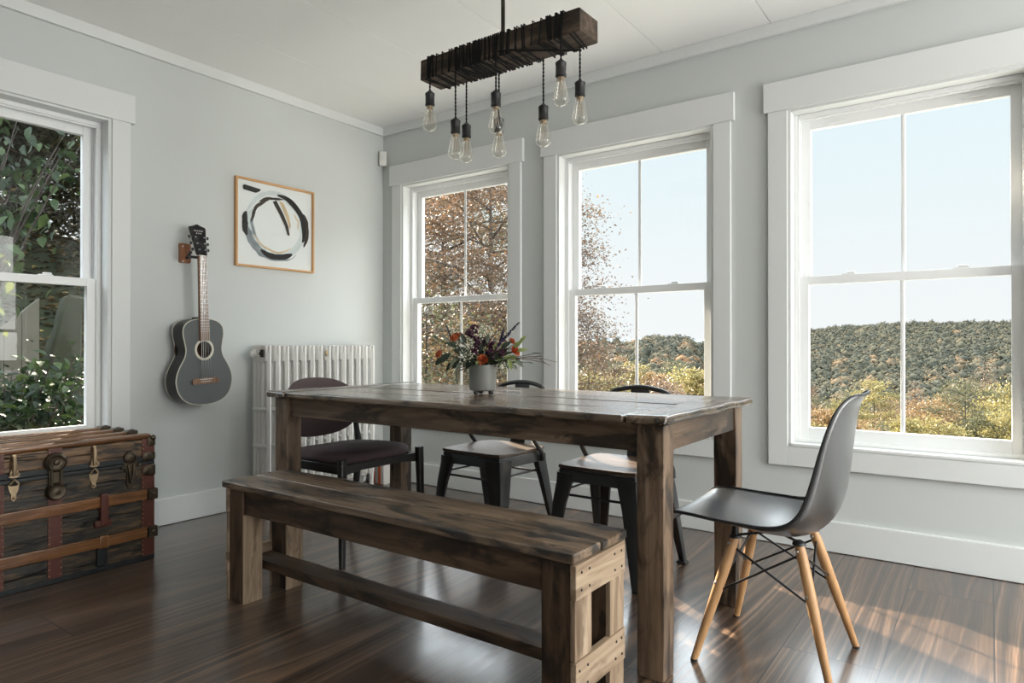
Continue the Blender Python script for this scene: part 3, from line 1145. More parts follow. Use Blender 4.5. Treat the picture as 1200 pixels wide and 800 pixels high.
# second catch
y = -2.008
mb = MB()
mb.lathe([(.028, 0), (.026, .010), (.018, .014), (.016, .010), (.001, .012)], (TX1 + .004, y, .472), 20, Matrix.Rotation(R(90), 3, 'Y'))
plate(mb, [(-.030, .450), (.030, .450), (.024, .425), (.014, .400), (.018, .360), (.006, .335), (-.006, .335), (-.018, .360), (-.014, .400), (-.024, .425)], y, TX1, .010)
mb.tube([(TX1 + .012, y - .010, .44), (TX1 + .020, y - .006, .40), (TX1 + .012, y, .36)], .006, 8)
mb.tube([(TX1 + .012, y + .014, .44), (TX1 + .020, y + .010, .40), (TX1 + .012, y + .002, .36)], .006, 8)
mb.ball((TX1 + .012, y + .034, .436), .009, 8)
mb.ball((TX1 + .012, y - .034, .430), .008, 8)
mb.build('catch', M['brassdark'], TR)
# corner caps
for z, s_ in ((.530, -1), (.448, 1), (.425, -1)):
    mb = MB()
    if z > .5:
        mb.box(TX1 - .03, TX1 + .008, TY1 - .032, TY1 + .008, .508, .552, .008)
        mb.ball((TX1 + .004, TY1 - .004, .548), .013, 8)
    else:
        z0, z1 = (.448, .486) if s_ > 0 else (.375, .432)
        mb.box(TX1 - .03, TX1 + .009, TY1 - .030, TY1 + .009, z0, z1, .009)
        mb.lathe([(.022, 0), (.022, .006), (.013, .011), (.001, .010)], (TX1 + .003, TY1 - .030, (z0 + z1) / 2), 18, Matrix.Rotation(R(90), 3, 'Y'))
    mb.build('corner_cap', M['brassdark'], TR)

# ------------------------------------------------------------------ radiator
RA = thing('cast_iron_radiator', 'white cast iron column radiator in the room corner below the framed painting', 'radiator', (.125, -.667, 0))
pitch = .0617
y0 = -1.088
for i in range(14):
    yc = y0 + pitch * i + .01
    mb = MB()
    w = .0245
    # flat plate-like section with three vertical column slots seen from its end
    cols = (.066, .104, .142, .182)
    for j, x in enumerate(cols):
        r0 = .017
        front = j == 3
        mb.box(x - .0155, x + .0155, yc - (.0145 if front else w - .006), yc + (.0145 if front else w - .006), .10, .93, .011 if not front else .012, cs=3, axis=2)
    for z0_, z1_ in ((.865, .966), (.575, .60), (.36, .385), (.085, .17)):
        mb.box(.050, .186, yc - w + .001, yc + w - .001, z0_, z1_, .010, cs=3, axis=0)
    # nipples that join neighbouring sections
    for z in (.915, .130):
        mb.tube([(.124, yc - pitch / 2, z), (.124, yc + pitch / 2, z)], .022, 12)
    # narrow ridge that catches the light on the front edge
    mb.box(.180, .204, yc - .0085, yc + .0085, .10, .964, .008, cs=3, axis=2)
    if i in (0, 13):
        for x in (.075, .18):
            mb.tube([(x, yc, .11), (x, yc, .03), (x, yc, 0.0)], [.018, .014, .020], 10)
    mb.build('section', M['radiator'], RA, 50)
mb = MB()
mb.lathe([(.026, 0), (.026, .010), (.018, .016), (.012, .030), (.001, .031)], (.085, y0 - .016, .915), 16, Matrix.Rotation(R(90), 3, 'X'))
mb.build('end_plug', M['radiator'], RA)
mb = MB()
mb.box(.150, .178, y0 - .026, y0 - .012, .895, .940, .004)
mb.tube([(.164, y0 - .020, .917), (.164, y0 - .034, .917)], .010, 10)
mb.build('bleed_valve', M['bronze'], RA)
mb = MB()
mb.ball((.206, y0 + pitch * 6.5 + .01, .915), .012, 8, (.5, 1, 1.7))
mb.build('maker_badge', M['brass'], RA)

# ------------------------------------------------------------------ books on the floor in the corner
for nm, x0, x1, y0_, y1_, h, m, lab in (('book', .055, .098, -.185, -.060, .235, 'bk_white', 'thick white book standing on the floor by the radiator'),
                                       ('book', .100, .112, -.187, -.055, .215, 'bk_orange', 'thin orange book second from the left wall beside the radiator'),
                                       ('book', .114, .148, -.182, -.058, .240, 'bk_white', 'white book standing between two orange ones by the corner'),
                                       ('book', .150, .168, -.188, -.050, .225, 'bk_orange', 'orange book between white books, nearest the table leg'),
                                       ('book', .170, .198, -.183, -.050, .230, 'bk_white', 'white book at the outer end of the row beside the radiator')):
    B_ = thing(nm, lab, 'book', ((x0 + x1) / 2, (y0_ + y1_) / 2, 0), 0, 'books standing beside the radiator')
    mb = MB()
    mb.box(x0, x0 + .003, y0_, y1_, 0, h, .001)
    mb.box(x1 - .003, x1, y0_, y1_, 0, h, .001)
    mb.box(x0, x1, y0_, y0_ + .003, 0, h, .001)
    mb.build('cover', M[m], B_)
    mb = MB()
    mb.box(x0 + .003, x1 - .003, y0_ + .004, y1_ - .004, .003, h - .003, .0005)
    mb.build('pages', M['paper'], B_)

# ------------------------------------------------------------------ framed abstract picture
PF = thing('framed_picture', 'framed abstract brush ring painting in thin oak frame above the radiator', 'picture', (.0, -.909, 1.697))
py0, py1, pz0, pz1 = -1.187, -.631, 1.434, 1.962
fw = .012
mb = MB()
for q in ((py0, py0 + fw, pz0, pz1), (py1 - fw, py1, pz0, pz1), (py0 + fw, py1 - fw, pz0, pz0 + fw), (py0 + fw, py1 - fw, pz1 - fw, pz1)):
    mb.box(.001, .026, q[0], q[1], q[2], q[3], .0015)
mb.build('frame', M['oak'], PF)
mb = MB()
mb.box(.002, .010, py0 + fw, py1 - fw, pz0 + fw, pz1 - fw, .0003)
art = mb.build('paper', M['paper'], PF)
pw, phh = py1 - py0 - 2 * fw, pz1 - pz0 - 2 * fw
layer = [0]


def pt(u, v):
    return (py0 + fw + u * pw, pz1 - fw - v * phh)


def arc_stroke(mat, a0, a1, r0, r1, wob=.02, taper=.25, cu=.505, cv=.495, n=40):
    layer[0] += 1
    x = .0102 + layer[0] * .00018
    V, F = [], []
    sd = random.uniform(0, 50)
    for i in range(n):
        t = i / (n - 1)
        a = R(a0 + (a1 - a0) * t)
        e_ = min(1, t / taper, (1 - t) / taper) if taper else 1
        e_ = max(.12, e_) ** .5
        mid, hw = (r0 + r1) / 2 + wob * noise.noise(Vector((t * 3, sd, 0))), (r1 - r0) / 2 * e_
        hw *= 1 + .25 * noise.noise(Vector((t * 9, sd, 4)))
        for r_ in (mid - hw, mid + hw):
            y, z = pt(cu + r_ * math.sin(a), cv - r_ * math.cos(a))
            V.append((x, y, z))
    for i in range(n - 1):
        F.append((2 * i, 2 * i + 1, 2 * i + 3, 2 * i + 2))
    m_ = MB()
    m_.add(V, F)
    o = m_.build('brush_stroke', M[mat], art, 0)
    sd_ = o.modifiers.new('paint', 'SOLIDIFY')
    sd_.thickness = .00012


def poly_stroke(mat, pts):
    layer[0] += 1
    x = .0102 + layer[0] * .00018
    m_ = MB()
    m_.prism([pt(u, v) for u, v in pts], x, x + .00012, axis=0)
    m_.build('brush_stroke', M[mat], art, 0)


random.seed(5)
arc_stroke('inkpale', -70, 60, .375, .425)
arc_stroke('inkpale', 60, 205, .325, .40)
arc_stroke('inkpale', 190, 300, .30, .40)
arc_stroke('inkgrey', -165, -92, .350, .445, .03)
arc_stroke('inkgrey', -130, -60, .30, .335)
arc_stroke('inkgold', 140, 245, .300, .322)
arc_stroke('inkgold', 50, 90, .300, .318)
arc_stroke('inkpale', 20, 120, .335, .37)
arc_stroke('inkbrown', -88, -18, .305, .345)
arc_stroke('inkbrown', -40, 15, .335, .365)
arc_stroke('ink', 2, 112, .352, .425, .012)
arc_stroke('inkbrown', 60, 118, .405, .455, .01)
arc_stroke('ink', 146, 214, .340, .415)
arc_stroke('inkgrey', 140, 222, .405, .42)
arc_stroke('ink', -112, -72, .375, .445, .01)
poly_stroke('inkbrown', [(.455, .20), (.50, .17), (.60, .33), (.665, .47), (.685, .58), (.655, .58), (.62, .47), (.545, .335)])
poly_stroke('inkgold', [(.535, .165), (.60, .19), (.675, .34), (.70, .46), (.685, .50), (.645, .38), (.59, .27)])
poly_stroke('ink', [(.07, .075), (.09, .055), (.295, .075), (.285, .10), (.235, .13), (.075, .115)])
mb = MB()
mb.box(.0205, .0225, py0 + fw - .002, py1 - fw + .002, pz0 + fw - .002, pz1 - fw + .002, .0003)
mb.build('glazing', M['glass'], PF, 0)

# ------------------------------------------------------------------ guitar
GT = thing('acoustic_guitar', 'charcoal black acoustic guitar hanging by its headstock on the wall', 'guitar', (.080, -1.433, .642), rot=(R(2.0), 0, R(7.0)))
half = [(.0, .0), (.004, .055), (.022, .112), (.06, .152), (.115, .171), (.165, .168), (.215, .146), (.262, .118), (.300, .110), (.340, .116), (.385, .124), (.425, .118), (.452, .090), (.466, .045), (.468, .0)]
hp = [tuple(p) for p in spline(half, 60)]
outline = [(w, z) for z, w in hp] + [(-w, z) for z, w in reversed(hp[1:-1])]
outline = [(max(-1, w), z) for w, z in outline]


def scaled(o, d):
    """offset inwards"""
    res = []
    nn = len(o)
    for i in range(nn):
        a, b = o[i - 1], o[(i + 1) % nn]
        t = np.array([b[0] - a[0], b[1] - a[1]])
        l = np.hypot(*t) or 1
        nrm = (t[1] / l, -t[0] / l)
        res.append((o[i][0] - nrm[0] * d, o[i][1] - nrm[1] * d))
    return res


def soundbox():
    nn = len(outline)
    mb = MB()
    V = [(.043, w, z) for w, z in outline] + [(-.043, w, z) for w, z in outline]
    F = [(k, (k + 1) % nn, nn + (k + 1) % nn, nn + k) for k in range(nn)] + [tuple(range(nn, 2 * nn))]
    mb.add(V, F, 2)
    mb.build('sides', M['gside'], GT, 40, True)
    # top with a sound hole
    hole_c, hr = (0, .300), .0455
    bm = bmesh.new()
    ins = scaled(outline, .002)
    outer = [bm.verts.new((.0445, w, z)) for w, z in ins]
    inner = [bm.verts.new((.0445, hole_c[0] + hr * math.cos(t), hole_c[1] + hr * math.sin(t))) for t in np.linspace(0, 2 * PI, 41)[:-1]]
    es = [bm.edges.new((outer[i], outer[(i + 1) % nn])) for i in range(nn)] + [bm.edges.new((inner[i], inner[(i + 1) % 40])) for i in range(40)]
    bmesh.ops.triangle_fill(bm, edges=es, use_beauty=True)
    for f_ in bm.faces:
        c_ = f_.calc_center_median()
    kill = [f_ for f_ in bm.faces if math.hypot(f_.calc_center_median().y - hole_c[0], f_.calc_center_median().z - hole_c[1]) < hr * .97]
    bmesh.ops.delete(bm, geom=kill, context='FACES')
    me = bpy.data.meshes.new('soundboard')
    bm.to_mesh(me)
    bm.free()
    me.materials.append(M['gtop'])
    o = bpy.data.objects.new('soundboard', me)
    COL.objects.link(o)
    o.parent = GT
    sd = o.modifiers.new('t', 'SOLIDIFY')
    sd.thickness = .0025
    sd.offset = 0
    for x, nm in ((.0445, 'binding'), (-.043, 'binding')):
        mb = MB()
        o2, i2 = scaled(outline, -.0008), scaled(outline, .0022)
        V = []
        for x_ in (x + .0015, x - .0045):
            V += [(x_, w, z) for w, z in o2] + [(x_, w, z) for w, z in i2]
        F = []
        for k in range(nn):
            j = (k + 1) % nn
            F += [(k, j, nn + j, nn + k), (2 * nn + k, 3 * nn + k, 3 * nn + j, 2 * nn + j), (k, 2 * nn + k, 2 * nn + j, j)]
        mb.add(V, F)
        mb.build(nm, M['cream'], GT, 40, True)
    mb = MB()
    V, F = [], []
    for t in np.linspace(0, 2 * PI, 49)[:-1]:
        for r_, x in ((.0455, .0462), (.0475, .0464), (.0575, .0464), (.0590, .0458)):
            V.append((x, hole_c[0] + r_ * math.cos(t), hole_c[1] + r_ * math.sin(t)))
    for k in range(48):
        for j in range(3):
            F.append((k * 4 + j, ((k + 1) % 48) * 4 + j, ((k + 1) % 48) * 4 + j + 1, k * 4 + j + 1))
    mb.add(V, F)
    mb.build('rosette', M['cream'], GT, 40, True)
    mb = MB()
    mb.lathe([(.12, 0), (.12, .001)], (-.038, 0, .300), 24, Matrix.Rotation(R(90), 3, 'Y'))
    mb.build('inner_back', M['hole'], GT, 40, True)


soundbox()
NUT = .808
mb = MB()
V = []
for z, w in ((.348, .0315), (NUT, .0250)):
    for x, s_ in ((.0465, -1), (.0545, -.92), (.0560, -.3), (.0560, .3), (.0545, .92), (.0465, 1)):
        V.append((x, s_ * w, z))
mb.add(V, [(k, (k + 1) % 6, 6 + (k + 1) % 6, 6 + k) for k in range(6)] + [tuple(range(6)), tuple(range(6, 12))], 2)
fb = mb.build('fretboard', M['rosewood'], GT, 30, True)
fr = MB()
L_ = .632
for k in range(1, 19):
    z = NUT - L_ * (1 - 2 ** (-k / 12))
    if z < .352:
        break
    w = .0250 + (NUT - z) / (NUT - .348) * .0062
    fr.box(.0545, .0572, -w * .97, w * .97, z - .0009, z + .0009, .0004)
fr.build('fret', M['steel'], fb, 40, True)
il = MB()
for k in (3, 5, 7, 9, 12):
    za = NUT - L_ * (1 - 2 ** (-k / 12))
    zb_ = NUT - L_ * (1 - 2 ** (-(k - 1) / 12))
    il.lathe([(.0042, 0), (.0042, .0006)], (.0560, 0, (za + zb_) / 2), 12, Matrix.Rotation(R(90), 3, 'Y'))
il.prism([(0, NUT - .028), (.008, NUT - .018), (0, NUT - .008), (-.008, NUT - .018)], .0560, .0566, axis=0)
il.build('inlay', M['pearl'], fb, 40, True)
mb = MB()
V = []
for z, w, dp in ((.40, .030, .030), (.47, .0295, .018), (NUT, .0245, .016)):
    for a in np.linspace(0, PI, 9):
        V.append((.0465 - math.sin(a) * dp, w * math.cos(a), z))
F = [(i * 9 + k, i * 9 + (k + 1) % 9, (i + 1) * 9 + (k + 1) % 9, (i + 1) * 9 + k) for i in range(2) for k in range(9)]
F += [tuple(range(9)), tuple(18 + k for k in range(9))]
mb.add(V, F, 2)
mb.build('neck', M['gside'], GT, 40, True)
mb = MB()
mb.box(-.02, .0465, -.028, .028, .452, .478, .006)
mb.build('heel', M['gside'], GT, 40, True)
mb = MB()
mb.box(.046, .0585, -.025, .025, NUT, NUT + .005, .001)
mb.build('nut', M['cream'], GT, 40, True)
hs_ = [(-.023, NUT + .005), (.023, NUT + .005), (.027, NUT + .03), (.033, NUT + .10), (.040, NUT + .150), (.037, NUT + .160), (.018, NUT + .166), (0, NUT + .176), (-.018, NUT + .166), (-.037, NUT + .160), (-.040, NUT + .150), (-.033, NUT + .10), (-.027, NUT + .03)]
mb = MB()
sh = lambda z: -(z - NUT) * .22
hs_ = [(w * 1.2, z) for w, z in hs_]
nn = len(hs_)
V = [(.054 + sh(z), w, z) for w, z in hs_] + [(.040 + sh(z), w, z) for w, z in hs_]
mb.add(V, [(k, (k + 1) % nn, nn + (k + 1) % nn, nn + k) for k in range(nn)] + [tuple(range(nn)), tuple(range(nn, 2 * nn))], 2)
hd = mb.build('headstock', M['gside'], GT, 30, True)
mb = MB()
random.seed(2)
for row, (za, wa, cnt) in enumerate(((NUT + .138, .024, 6), (NUT + .124, .012, 3))):
    for k in range(cnt):
        y = -wa + 2 * wa * k / (cnt - 1)
        x = .0543 + sh(za)
        mb.tube([(x, y - .0025, za - .003), (x, y, za + .004), (x, y + .0028, za - .002)], .0013, 6)
mb.build('script_logo', M['pearl'], hd, 40, True)
for s_ in (-1, 1):
    for k in range(3):
        z = NUT + .035 + k * .034
        w = .018 + k * .004
        mb = MB()
        mb.lathe([(.0045, 0), (.0045, .008), (.003, .010)], (.054 + sh(z), s_ * w, z), 10, Matrix.Rotation(R(90), 3, 'Y'))
        mb.tube([(.045 + sh(z), s_ * .022, z), (.045 + sh(z), s_ * (.042 + k * .004), z)], .003, 8)
        mb.build('tuner_post', M['steel'], hd, 40, True)
        mb = MB()
        mb.ball((.045 + sh(z), s_ * (.048 + k * .004), z), .009, 8, (.55, .9, 1))
        mb.build('tuner_knob', M['black'], hd, 40, True)
mb = MB()
mb.prism([(-.082, .122), (-.078, .114), (.078, .114), (.082, .122), (.082, .138), (.060, .146), (-.060, .146), (-.082, .138)], .0455, .0535, axis=0)
br = mb.build('bridge', M['rosewood'], GT, 30, True)
mb = MB()
mb.box(.053, .058, -.040, .040, .137, .1405, .001)
mb.build('saddle', M['pearl'], br, 30, True)
mb = MB()
for k in range(6):
    mb.ball((.0545, -.028 + .0112 * k, .127), .0034, 8)
mb.build('bridge_pin', M['pearl'], br, 30, True)
for k in range(6):
    y0_ = -.028 + .0112 * k
    y1_ = -.0175 + .007 * k
    mb = MB()
    mb.tube([(.0555, y0_, .128), (.0585, y0_ * .99, .139), (.0595, y1_, NUT + .003)], .0006 + .00012 * (5 - k), 5)
    mb.build('string', M['steel'], GT, 30, True)
mb = MB()
mb.lathe([(.006, 0), (.005, .006), (.007, .010), (.001, .012)], (0, 0, -.011), 10)
mb.build('strap_button', M['steel'], GT, 30, True)

GH = thing('guitar_hanger', 'reddish wooden wall hanger with black yoke holding up the guitar', 'hanger', (.0, -1.485, 1.48))
mb = MB()
mb.box(0, .022, -1.516, -1.456, 1.418, 1.524, .004, axis=2)
mb.build('backplate', M['wblock'], GH)
mb = MB()
mb.tube([(.02, -1.482, 1.446), (.090, -1.482, 1.446)], .007, 10)
for s_ in (-1, 1):
    P = spline([(.085, -1.482, 1.446), (.095, -1.482 + s_ * .024, 1.445), (.112, -1.482 + s_ * .038, 1.448), (.140, -1.482 + s_ * .042, 1.462)], 10)
    mb.tube([tuple(p) for p in P], .0075, 10)
    mb.ball(tuple(P[-1]), .0095, 8)
mb.build('yoke', M['black'], GH)
mb = MB()
for z in (1.424, 1.508):
    mb.ball((.022, -1.502, z), .005, 8, (.5, 1, 1))
mb.build('screw', M['steel'], GH)

# ------------------------------------------------------------------ motion sensor in the corner
MS = thing('motion_sensor', 'small white motion sensor box high in the room corner', 'sensor', (.03, -.03, 2.31))
mb = MB()
a = R(-45)
rot = Matrix.Rotation(a, 3, 'Z')
mb.box(-.026, .026, -.018, .018, -.052, .052, .006, cs=3, axis=2)
mb.v = [tuple(Matrix.Rotation(R(45), 3, 'Z') @ Vector(p) + Vector((.034, -.034, 2.315))) for p in mb.v]
mb.build('housing', M['plastic'], MS)
mb = MB()
mb.box(-.016, .016, -.022, -.017, -.012, .034, .003, cs=2, axis=2)
mb.v = [tuple(Matrix.Rotation(R(45), 3, 'Z') @ Vector(p) + Vector((.034, -.034, 2.315))) for p in mb.v]
mb.build('lens', M['white'], MS)

# ------------------------------------------------------------------ beam chandelier
random.seed(11)
CH = thing('beam_chandelier', 'dark wooden beam chandelier with eight hanging filament bulbs above the table', 'chandelier', (2.0, -1.235, 2.548))
BX0, BX1, BY0, BY1, BZ0, BZ1 = 1.604, 2.401, -1.300, -1.165, 2.116, 2.203
mb = MB()
mb.box(BX0, BX1, BY0, BY1, BZ0, BZ1, .004, .003, 24)
mb.build('beam', M['beam'], CH)
mb = MB()
mb.tube([(2.003, -1.235, BZ1 - .002), (2.003, -1.235, 2.54)], .0085, 12)
mb.build('rod', M['bronze'], CH)
mb = MB()
mb.lathe([(.001, 2.495), (.02, 2.498), (.058, 2.525), (.062, 2.548)], (2.003, -1.235, 0), 24)
mb.build('ceiling_canopy', M['bronze'], CH)
mb = MB()


def wrap(x, dx, r_=.0028):
    o_ = .0035
    P = [(x, BY0 - o_, BZ0 - o_), (x + dx * .2, BY0 - o_, BZ1 + o_), (x + dx * .4, BY1 + o_, BZ1 + o_), (x + dx * .55, BY1 + o_, BZ0 - o_), (x + dx, BY0 - o_, BZ0 - o_)]
    mb.tube(P, r_, 6)


xx = BX0 + .045
while xx < BX1 - .09:
    for k in range(random.choice((1, 2, 3))):
        wrap(xx + k * .007, random.uniform(-.05, .06))
    xx += random.uniform(.016, .046)
wrap(2.31, .05)
wrap(2.318, .06)
mb.tube([(2.03, BY0 - .004, BZ0 + .016), (2.10, BY0 - .004, BZ0 + .004), (2.13, BY0, BZ0 - .006), (2.33, BY1, BZ0 - .006)], .004, 6)
mb.build('cord_wrap', M['cordm'], CH)


def pendant(x, y, zt_):
    mb = MB()
    P, Q = [], []
    n_ = 40
    z1_ = BZ0 + (.0 if y > -1.2 else .05)
    for i in range(n_):
        t = i / (n_ - 1)
        z = zt_ + .004 + (z1_ - zt_) * t
        a = t * 24 * (z1_ - zt_) / .12
        P.append((x + .0022 * math.cos(a), y + .0022 * math.sin(a), z))
        Q.append((x - .0022 * math.cos(a), y - .0022 * math.sin(a), z))
    mb.tube(P, .0022, 5)
    mb.tube(Q, .0022, 5)
    if y < -1.2:
        mb.tube([(x, y, z1_), (x, y + .002, BZ1 + .004), (x, y + .03, BZ1 + .006)], .003, 6)
    mb.build('cord', M['cordm'], CH)
    mb = MB()
    mb.lathe([(.004, .006), (.009, .004), (.014, -.001), (.0205, -.006), (.0205, -.014), (.0195, -.016), (.0195, -.050), (.0205, -.052), (.0205, -.058), (.017, -.060)], (x, y, zt_), 20)
    mb.build('socket', M['black'], CH)
    mb = MB()
    pr = [(.0135, -.052), (.0145, -.064), (.018, -.080), (.0235, -.100), (.0285, -.122), (.0312, -.138), (.0300, -.150), (.0240, -.160), (.0130, -.166), (.0005, -.168)]
    pr = [tuple(p) for p in spline(pr, 26)]
    mb.lathe([(max(.0004, a_), b_) for a_, b_ in pr], (x, y, zt_), 28, closed=True)
    gl = mb.build('bulb', M['bulb'], CH, 80)
    mb = MB()
    mb.tube([(x, y, zt_ - .055), (x, y, zt_ - .085)], .0045, 8)
    for k in range(6):
        a = 2 * PI * k / 6
        c_, s_ = math.cos(a), math.sin(a)
        mb.tube([(x + .004 * c_, y + .004 * s_, zt_ - .080), (x + .013 * c_, y + .013 * s_, zt_ - .132)], .0009, 4)
        a2 = a + PI / 6
        mb.tube([(x + .013 * c_, y + .013 * s_, zt_ - .132), (x + .005 * math.cos(a2), y + .005 * math.sin(a2), zt_ - .082)], .0009, 4)
    mb.build('filament', M['filament'], gl)
    mb = MB()
    mb.lathe([(.0142, -.061), (.0148, -.066), (.0142, -.071)], (x, y, zt_), 16)
    mb.build('bulb_collar', M['brass'], gl)


for x, y, z in ((1.662, -1.301, 2.052), (1.806, -1.301, 1.907), (1.763, -1.178, 1.928), (2.019, -1.304, 1.974), (1.940, -1.178, 1.920), (2.162, -1.178, 1.927), (2.321, -1.304, 2.021), (2.330, -1.178, 1.985)):
    pendant(x, y, z)

# ------------------------------------------------------------------ flower pot and bouquet
random.seed(21)
M['rose'] = m_plain('burnt orange petals', (.52, .13, .05), .6, 0, .3, .35, 60)
M['purple'] = m_plain('dark plum petals', (.050, .014, .030), .6, 0, .3, .5, 60)
M['salvia'] = m_plain('deep violet florets', (.028, .018, .050), .7, 0, .3, .5, 80)
M['filler'] = m_plain('cream small florets', (.62, .60, .48), .7, 0, .2, .2, 80)
M['leafdark'] = m_plain('dark green leaf', (.022, .034, .020), .5, 0, .4, .35, 30)
M['leaflime'] = m_plain('pale lime leaf', (.24, .30, .10), .5, 0, .4, .3, 30)
M['leafgrey'] = m_plain('grey green leaf', (.15, .18, .13), .5, 0, .4, .3, 30)
M['stem'] = m_plain('green stem', (.06, .085, .035), .6, 0, .3, .3, 40)
M['twig'] = m_plain('reddish twig', (.12, .06, .045), .7, 0, .2, .3, 40)
PC = Vector((1.925, -1.270, 0))
TZ = .766
PT = thing('flower_pot', 'grey glazed flower pot on three stubby feet on the table', 'pot', (PC.x, PC.y, TZ))
mb = MB()
mb.lathe([(.001, .781), (.046, .781), (.053, .785), (.0555, .797), (.0575, .884), (.0575, .887), (.0545, .887), (.052, .81), (.001, .805)], (PC.x, PC.y, 0), 36)
mb.build('body', M['pot'], PT, 40)
for k in range(3):
    a = R(-100 + 120 * k)
    mb = MB()
    mb.lathe([(.007, 0), (.010, .004), (.011, .010), (.009, .017)], (PC.x + .036 * math.cos(a), PC.y + .036 * math.sin(a), TZ), 10)
    mb.build('foot', M['potdark'], PT)
FB = thing('flower_bouquet', 'loose bouquet of orange roses, dark purple blooms and greenery in the grey pot', 'flowers', (PC.x, PC.y, .87))
AR = Vector((math.cos(YAW), math.sin(YAW), 0))       # along the table front diagonal: bouquet spreads widest this way
AF = Vector((-math.sin(YAW), math.cos(YAW), 0))


def fp(px, py, b=0.0):
    return PC + AR * ((px - 566) * .0035) + AF * b + Vector((0, 0, .97 - (py - 403.4) * .0035))


def leaf_blade(mb, p, d, L_, W_, curl=.3, up=(0, 0, 1)):
    d = Vector(d).normalized()
    s_ = d.cross(Vector(up))
    s_ = s_.normalized() if s_.length > .05 else Vector((1, 0, 0))
    n_ = s_.cross(d)
    V, F = [], []
    N = 7
    for i in range(N):
        t = i / (N - 1)
        w = W_ * math.sin(PI * min(1, t * .97 + .03)) ** .8 * (1 - .35 * t)
        c = Vector(p) + d * (L_ * t) - n_ * (curl * L_ * t * t)
        V += [c - s_ * w + n_ * w * .35, c, c + s_ * w + n_ * w * .35]
    for i in range(N - 1):
        F += [(3 * i, 3 * i + 1, 3 * i + 4, 3 * i + 3), (3 * i + 1, 3 * i + 2, 3 * i + 5, 3 * i + 4)]
    mb.add(V, F)


core = PC + Vector((0, 0, .875))
stems = MB()


def rose(px, py, b, r_):
    c = fp(px, py, b)
    mb = MB()
    ax = (c - core).normalized()
    ax = (ax + Vector((0, 0, .2)) - AF * .5).normalized()
    q = Vector((0, 0, 1)).rotation_difference(ax).to_matrix()
    for k in range(17):
        t = k / 16
        a = k * 2.4
        rad = r_ * (.12 + .75 * t)
        V, F = [], []
        for i in range(5):
            v = i / 4
            for j in range(5):
                u = -1 + j / 2
                ang = a + u * (1.0 - .35 * t)
                rr_ = rad * (.45 + .55 * v ** .7) + .12 * r_ * v * v * t
                zz = r_ * (1.0 - .55 * t) * v * (1 - .12 * u * u) - r_ * .25
                V.append(c + q @ Vector((rr_ * math.cos(ang), rr_ * math.sin(ang), zz)))
        for i in range(4):
            for j in range(4):
                F.append((i * 5 + j, i * 5 + j + 1, (i + 1) * 5 + j + 1, (i + 1) * 5 + j))
        mb.add(V, F)
    mb.build('rose', M['rose'], FB, 60)
    stems.tube([core, core.lerp(c, .6) + Vector((0, 0, .01)), c], .0022, 5)


for q in ((535, 396, -.03, .029), (516, 415, -.01, .022), (566.5, 421, -.075, .025), (603, 411, -.055, .026), (600, 400, .02, .020), (572, 398, .06, .020)):
    rose(*q)
for px_, py_, b in ((556, 385, 0), (552, 391, -.02), (572.5, 401, -.03), (576, 414, -.06), (590, 412, -.05), (560, 399, -.04), (579, 406, -.045), (558, 410, -.05)):
    c = fp(px_, py_, b)
    mb = MB()
    for k in range(26):
        o_ = Vector((random.gauss(0, 1), random.gauss(0, 1), random.gauss(0, 1))).normalized() * random.uniform(.006, .020)
        mb.ball(c + o_, random.uniform(.004, .007), 6)
    mb.build('purple_bloom', M['purple'], FB, 60)
    stems.tube([core, c], .002, 5)
for (a_, b_, dp, w) in (((585, 404), (608.5, 378), -.03, .0075), ((587, 400), (591, 385), -.01, .0065), ((530, 398), (523, 380), 0, .0035)):
    p0, p1 = fp(*a_, dp), fp(*b_, dp)
    mb = MB()
    for k in range(70):
        t = random.random()
        rr_ = w * (1 - .6 * t)
        a = random.uniform(0, 2 * PI)
        mb.ball(p0.lerp(p1, t) + (AF * math.cos(a) + Vector((0, 0, 1)) * math.sin(a)) * rr_ * .7 + AR * (rr_ * .4 * math.cos(a)), rr_ * .5 + .0012, 5)
    mb.build('salvia_spike', M['salvia'], FB, 60)
    stems.tube([core, p0, p1], .002, 5)
mb = MB()
for (px_, py_, sp2, b) in ((541, 406, 12, -.03), (551, 405, 10, -.05), (566, 391, 12, -.01), (544, 418, 9, -.06), (555, 414, 8, -.065), (581, 395, 12, -.02), (570, 385, 10, .03), (594, 392, 8, .0), (533, 390, 8, .01), (588, 428, 6, -.05)):
    for k in range(30):
        c = fp(px_ + random.gauss(0, sp2 * .45), py_ + random.gauss(0, sp2 * .42), b + random.gauss(0, .02))
        mb.ball(c, random.uniform(.0018, .0038), 5)
    stems.tube([core, fp(px_, py_, b)], .0014, 4)
o = mb.build('filler_spray', M['filler'], FB, 60)
o['kind'] = 'stuff'
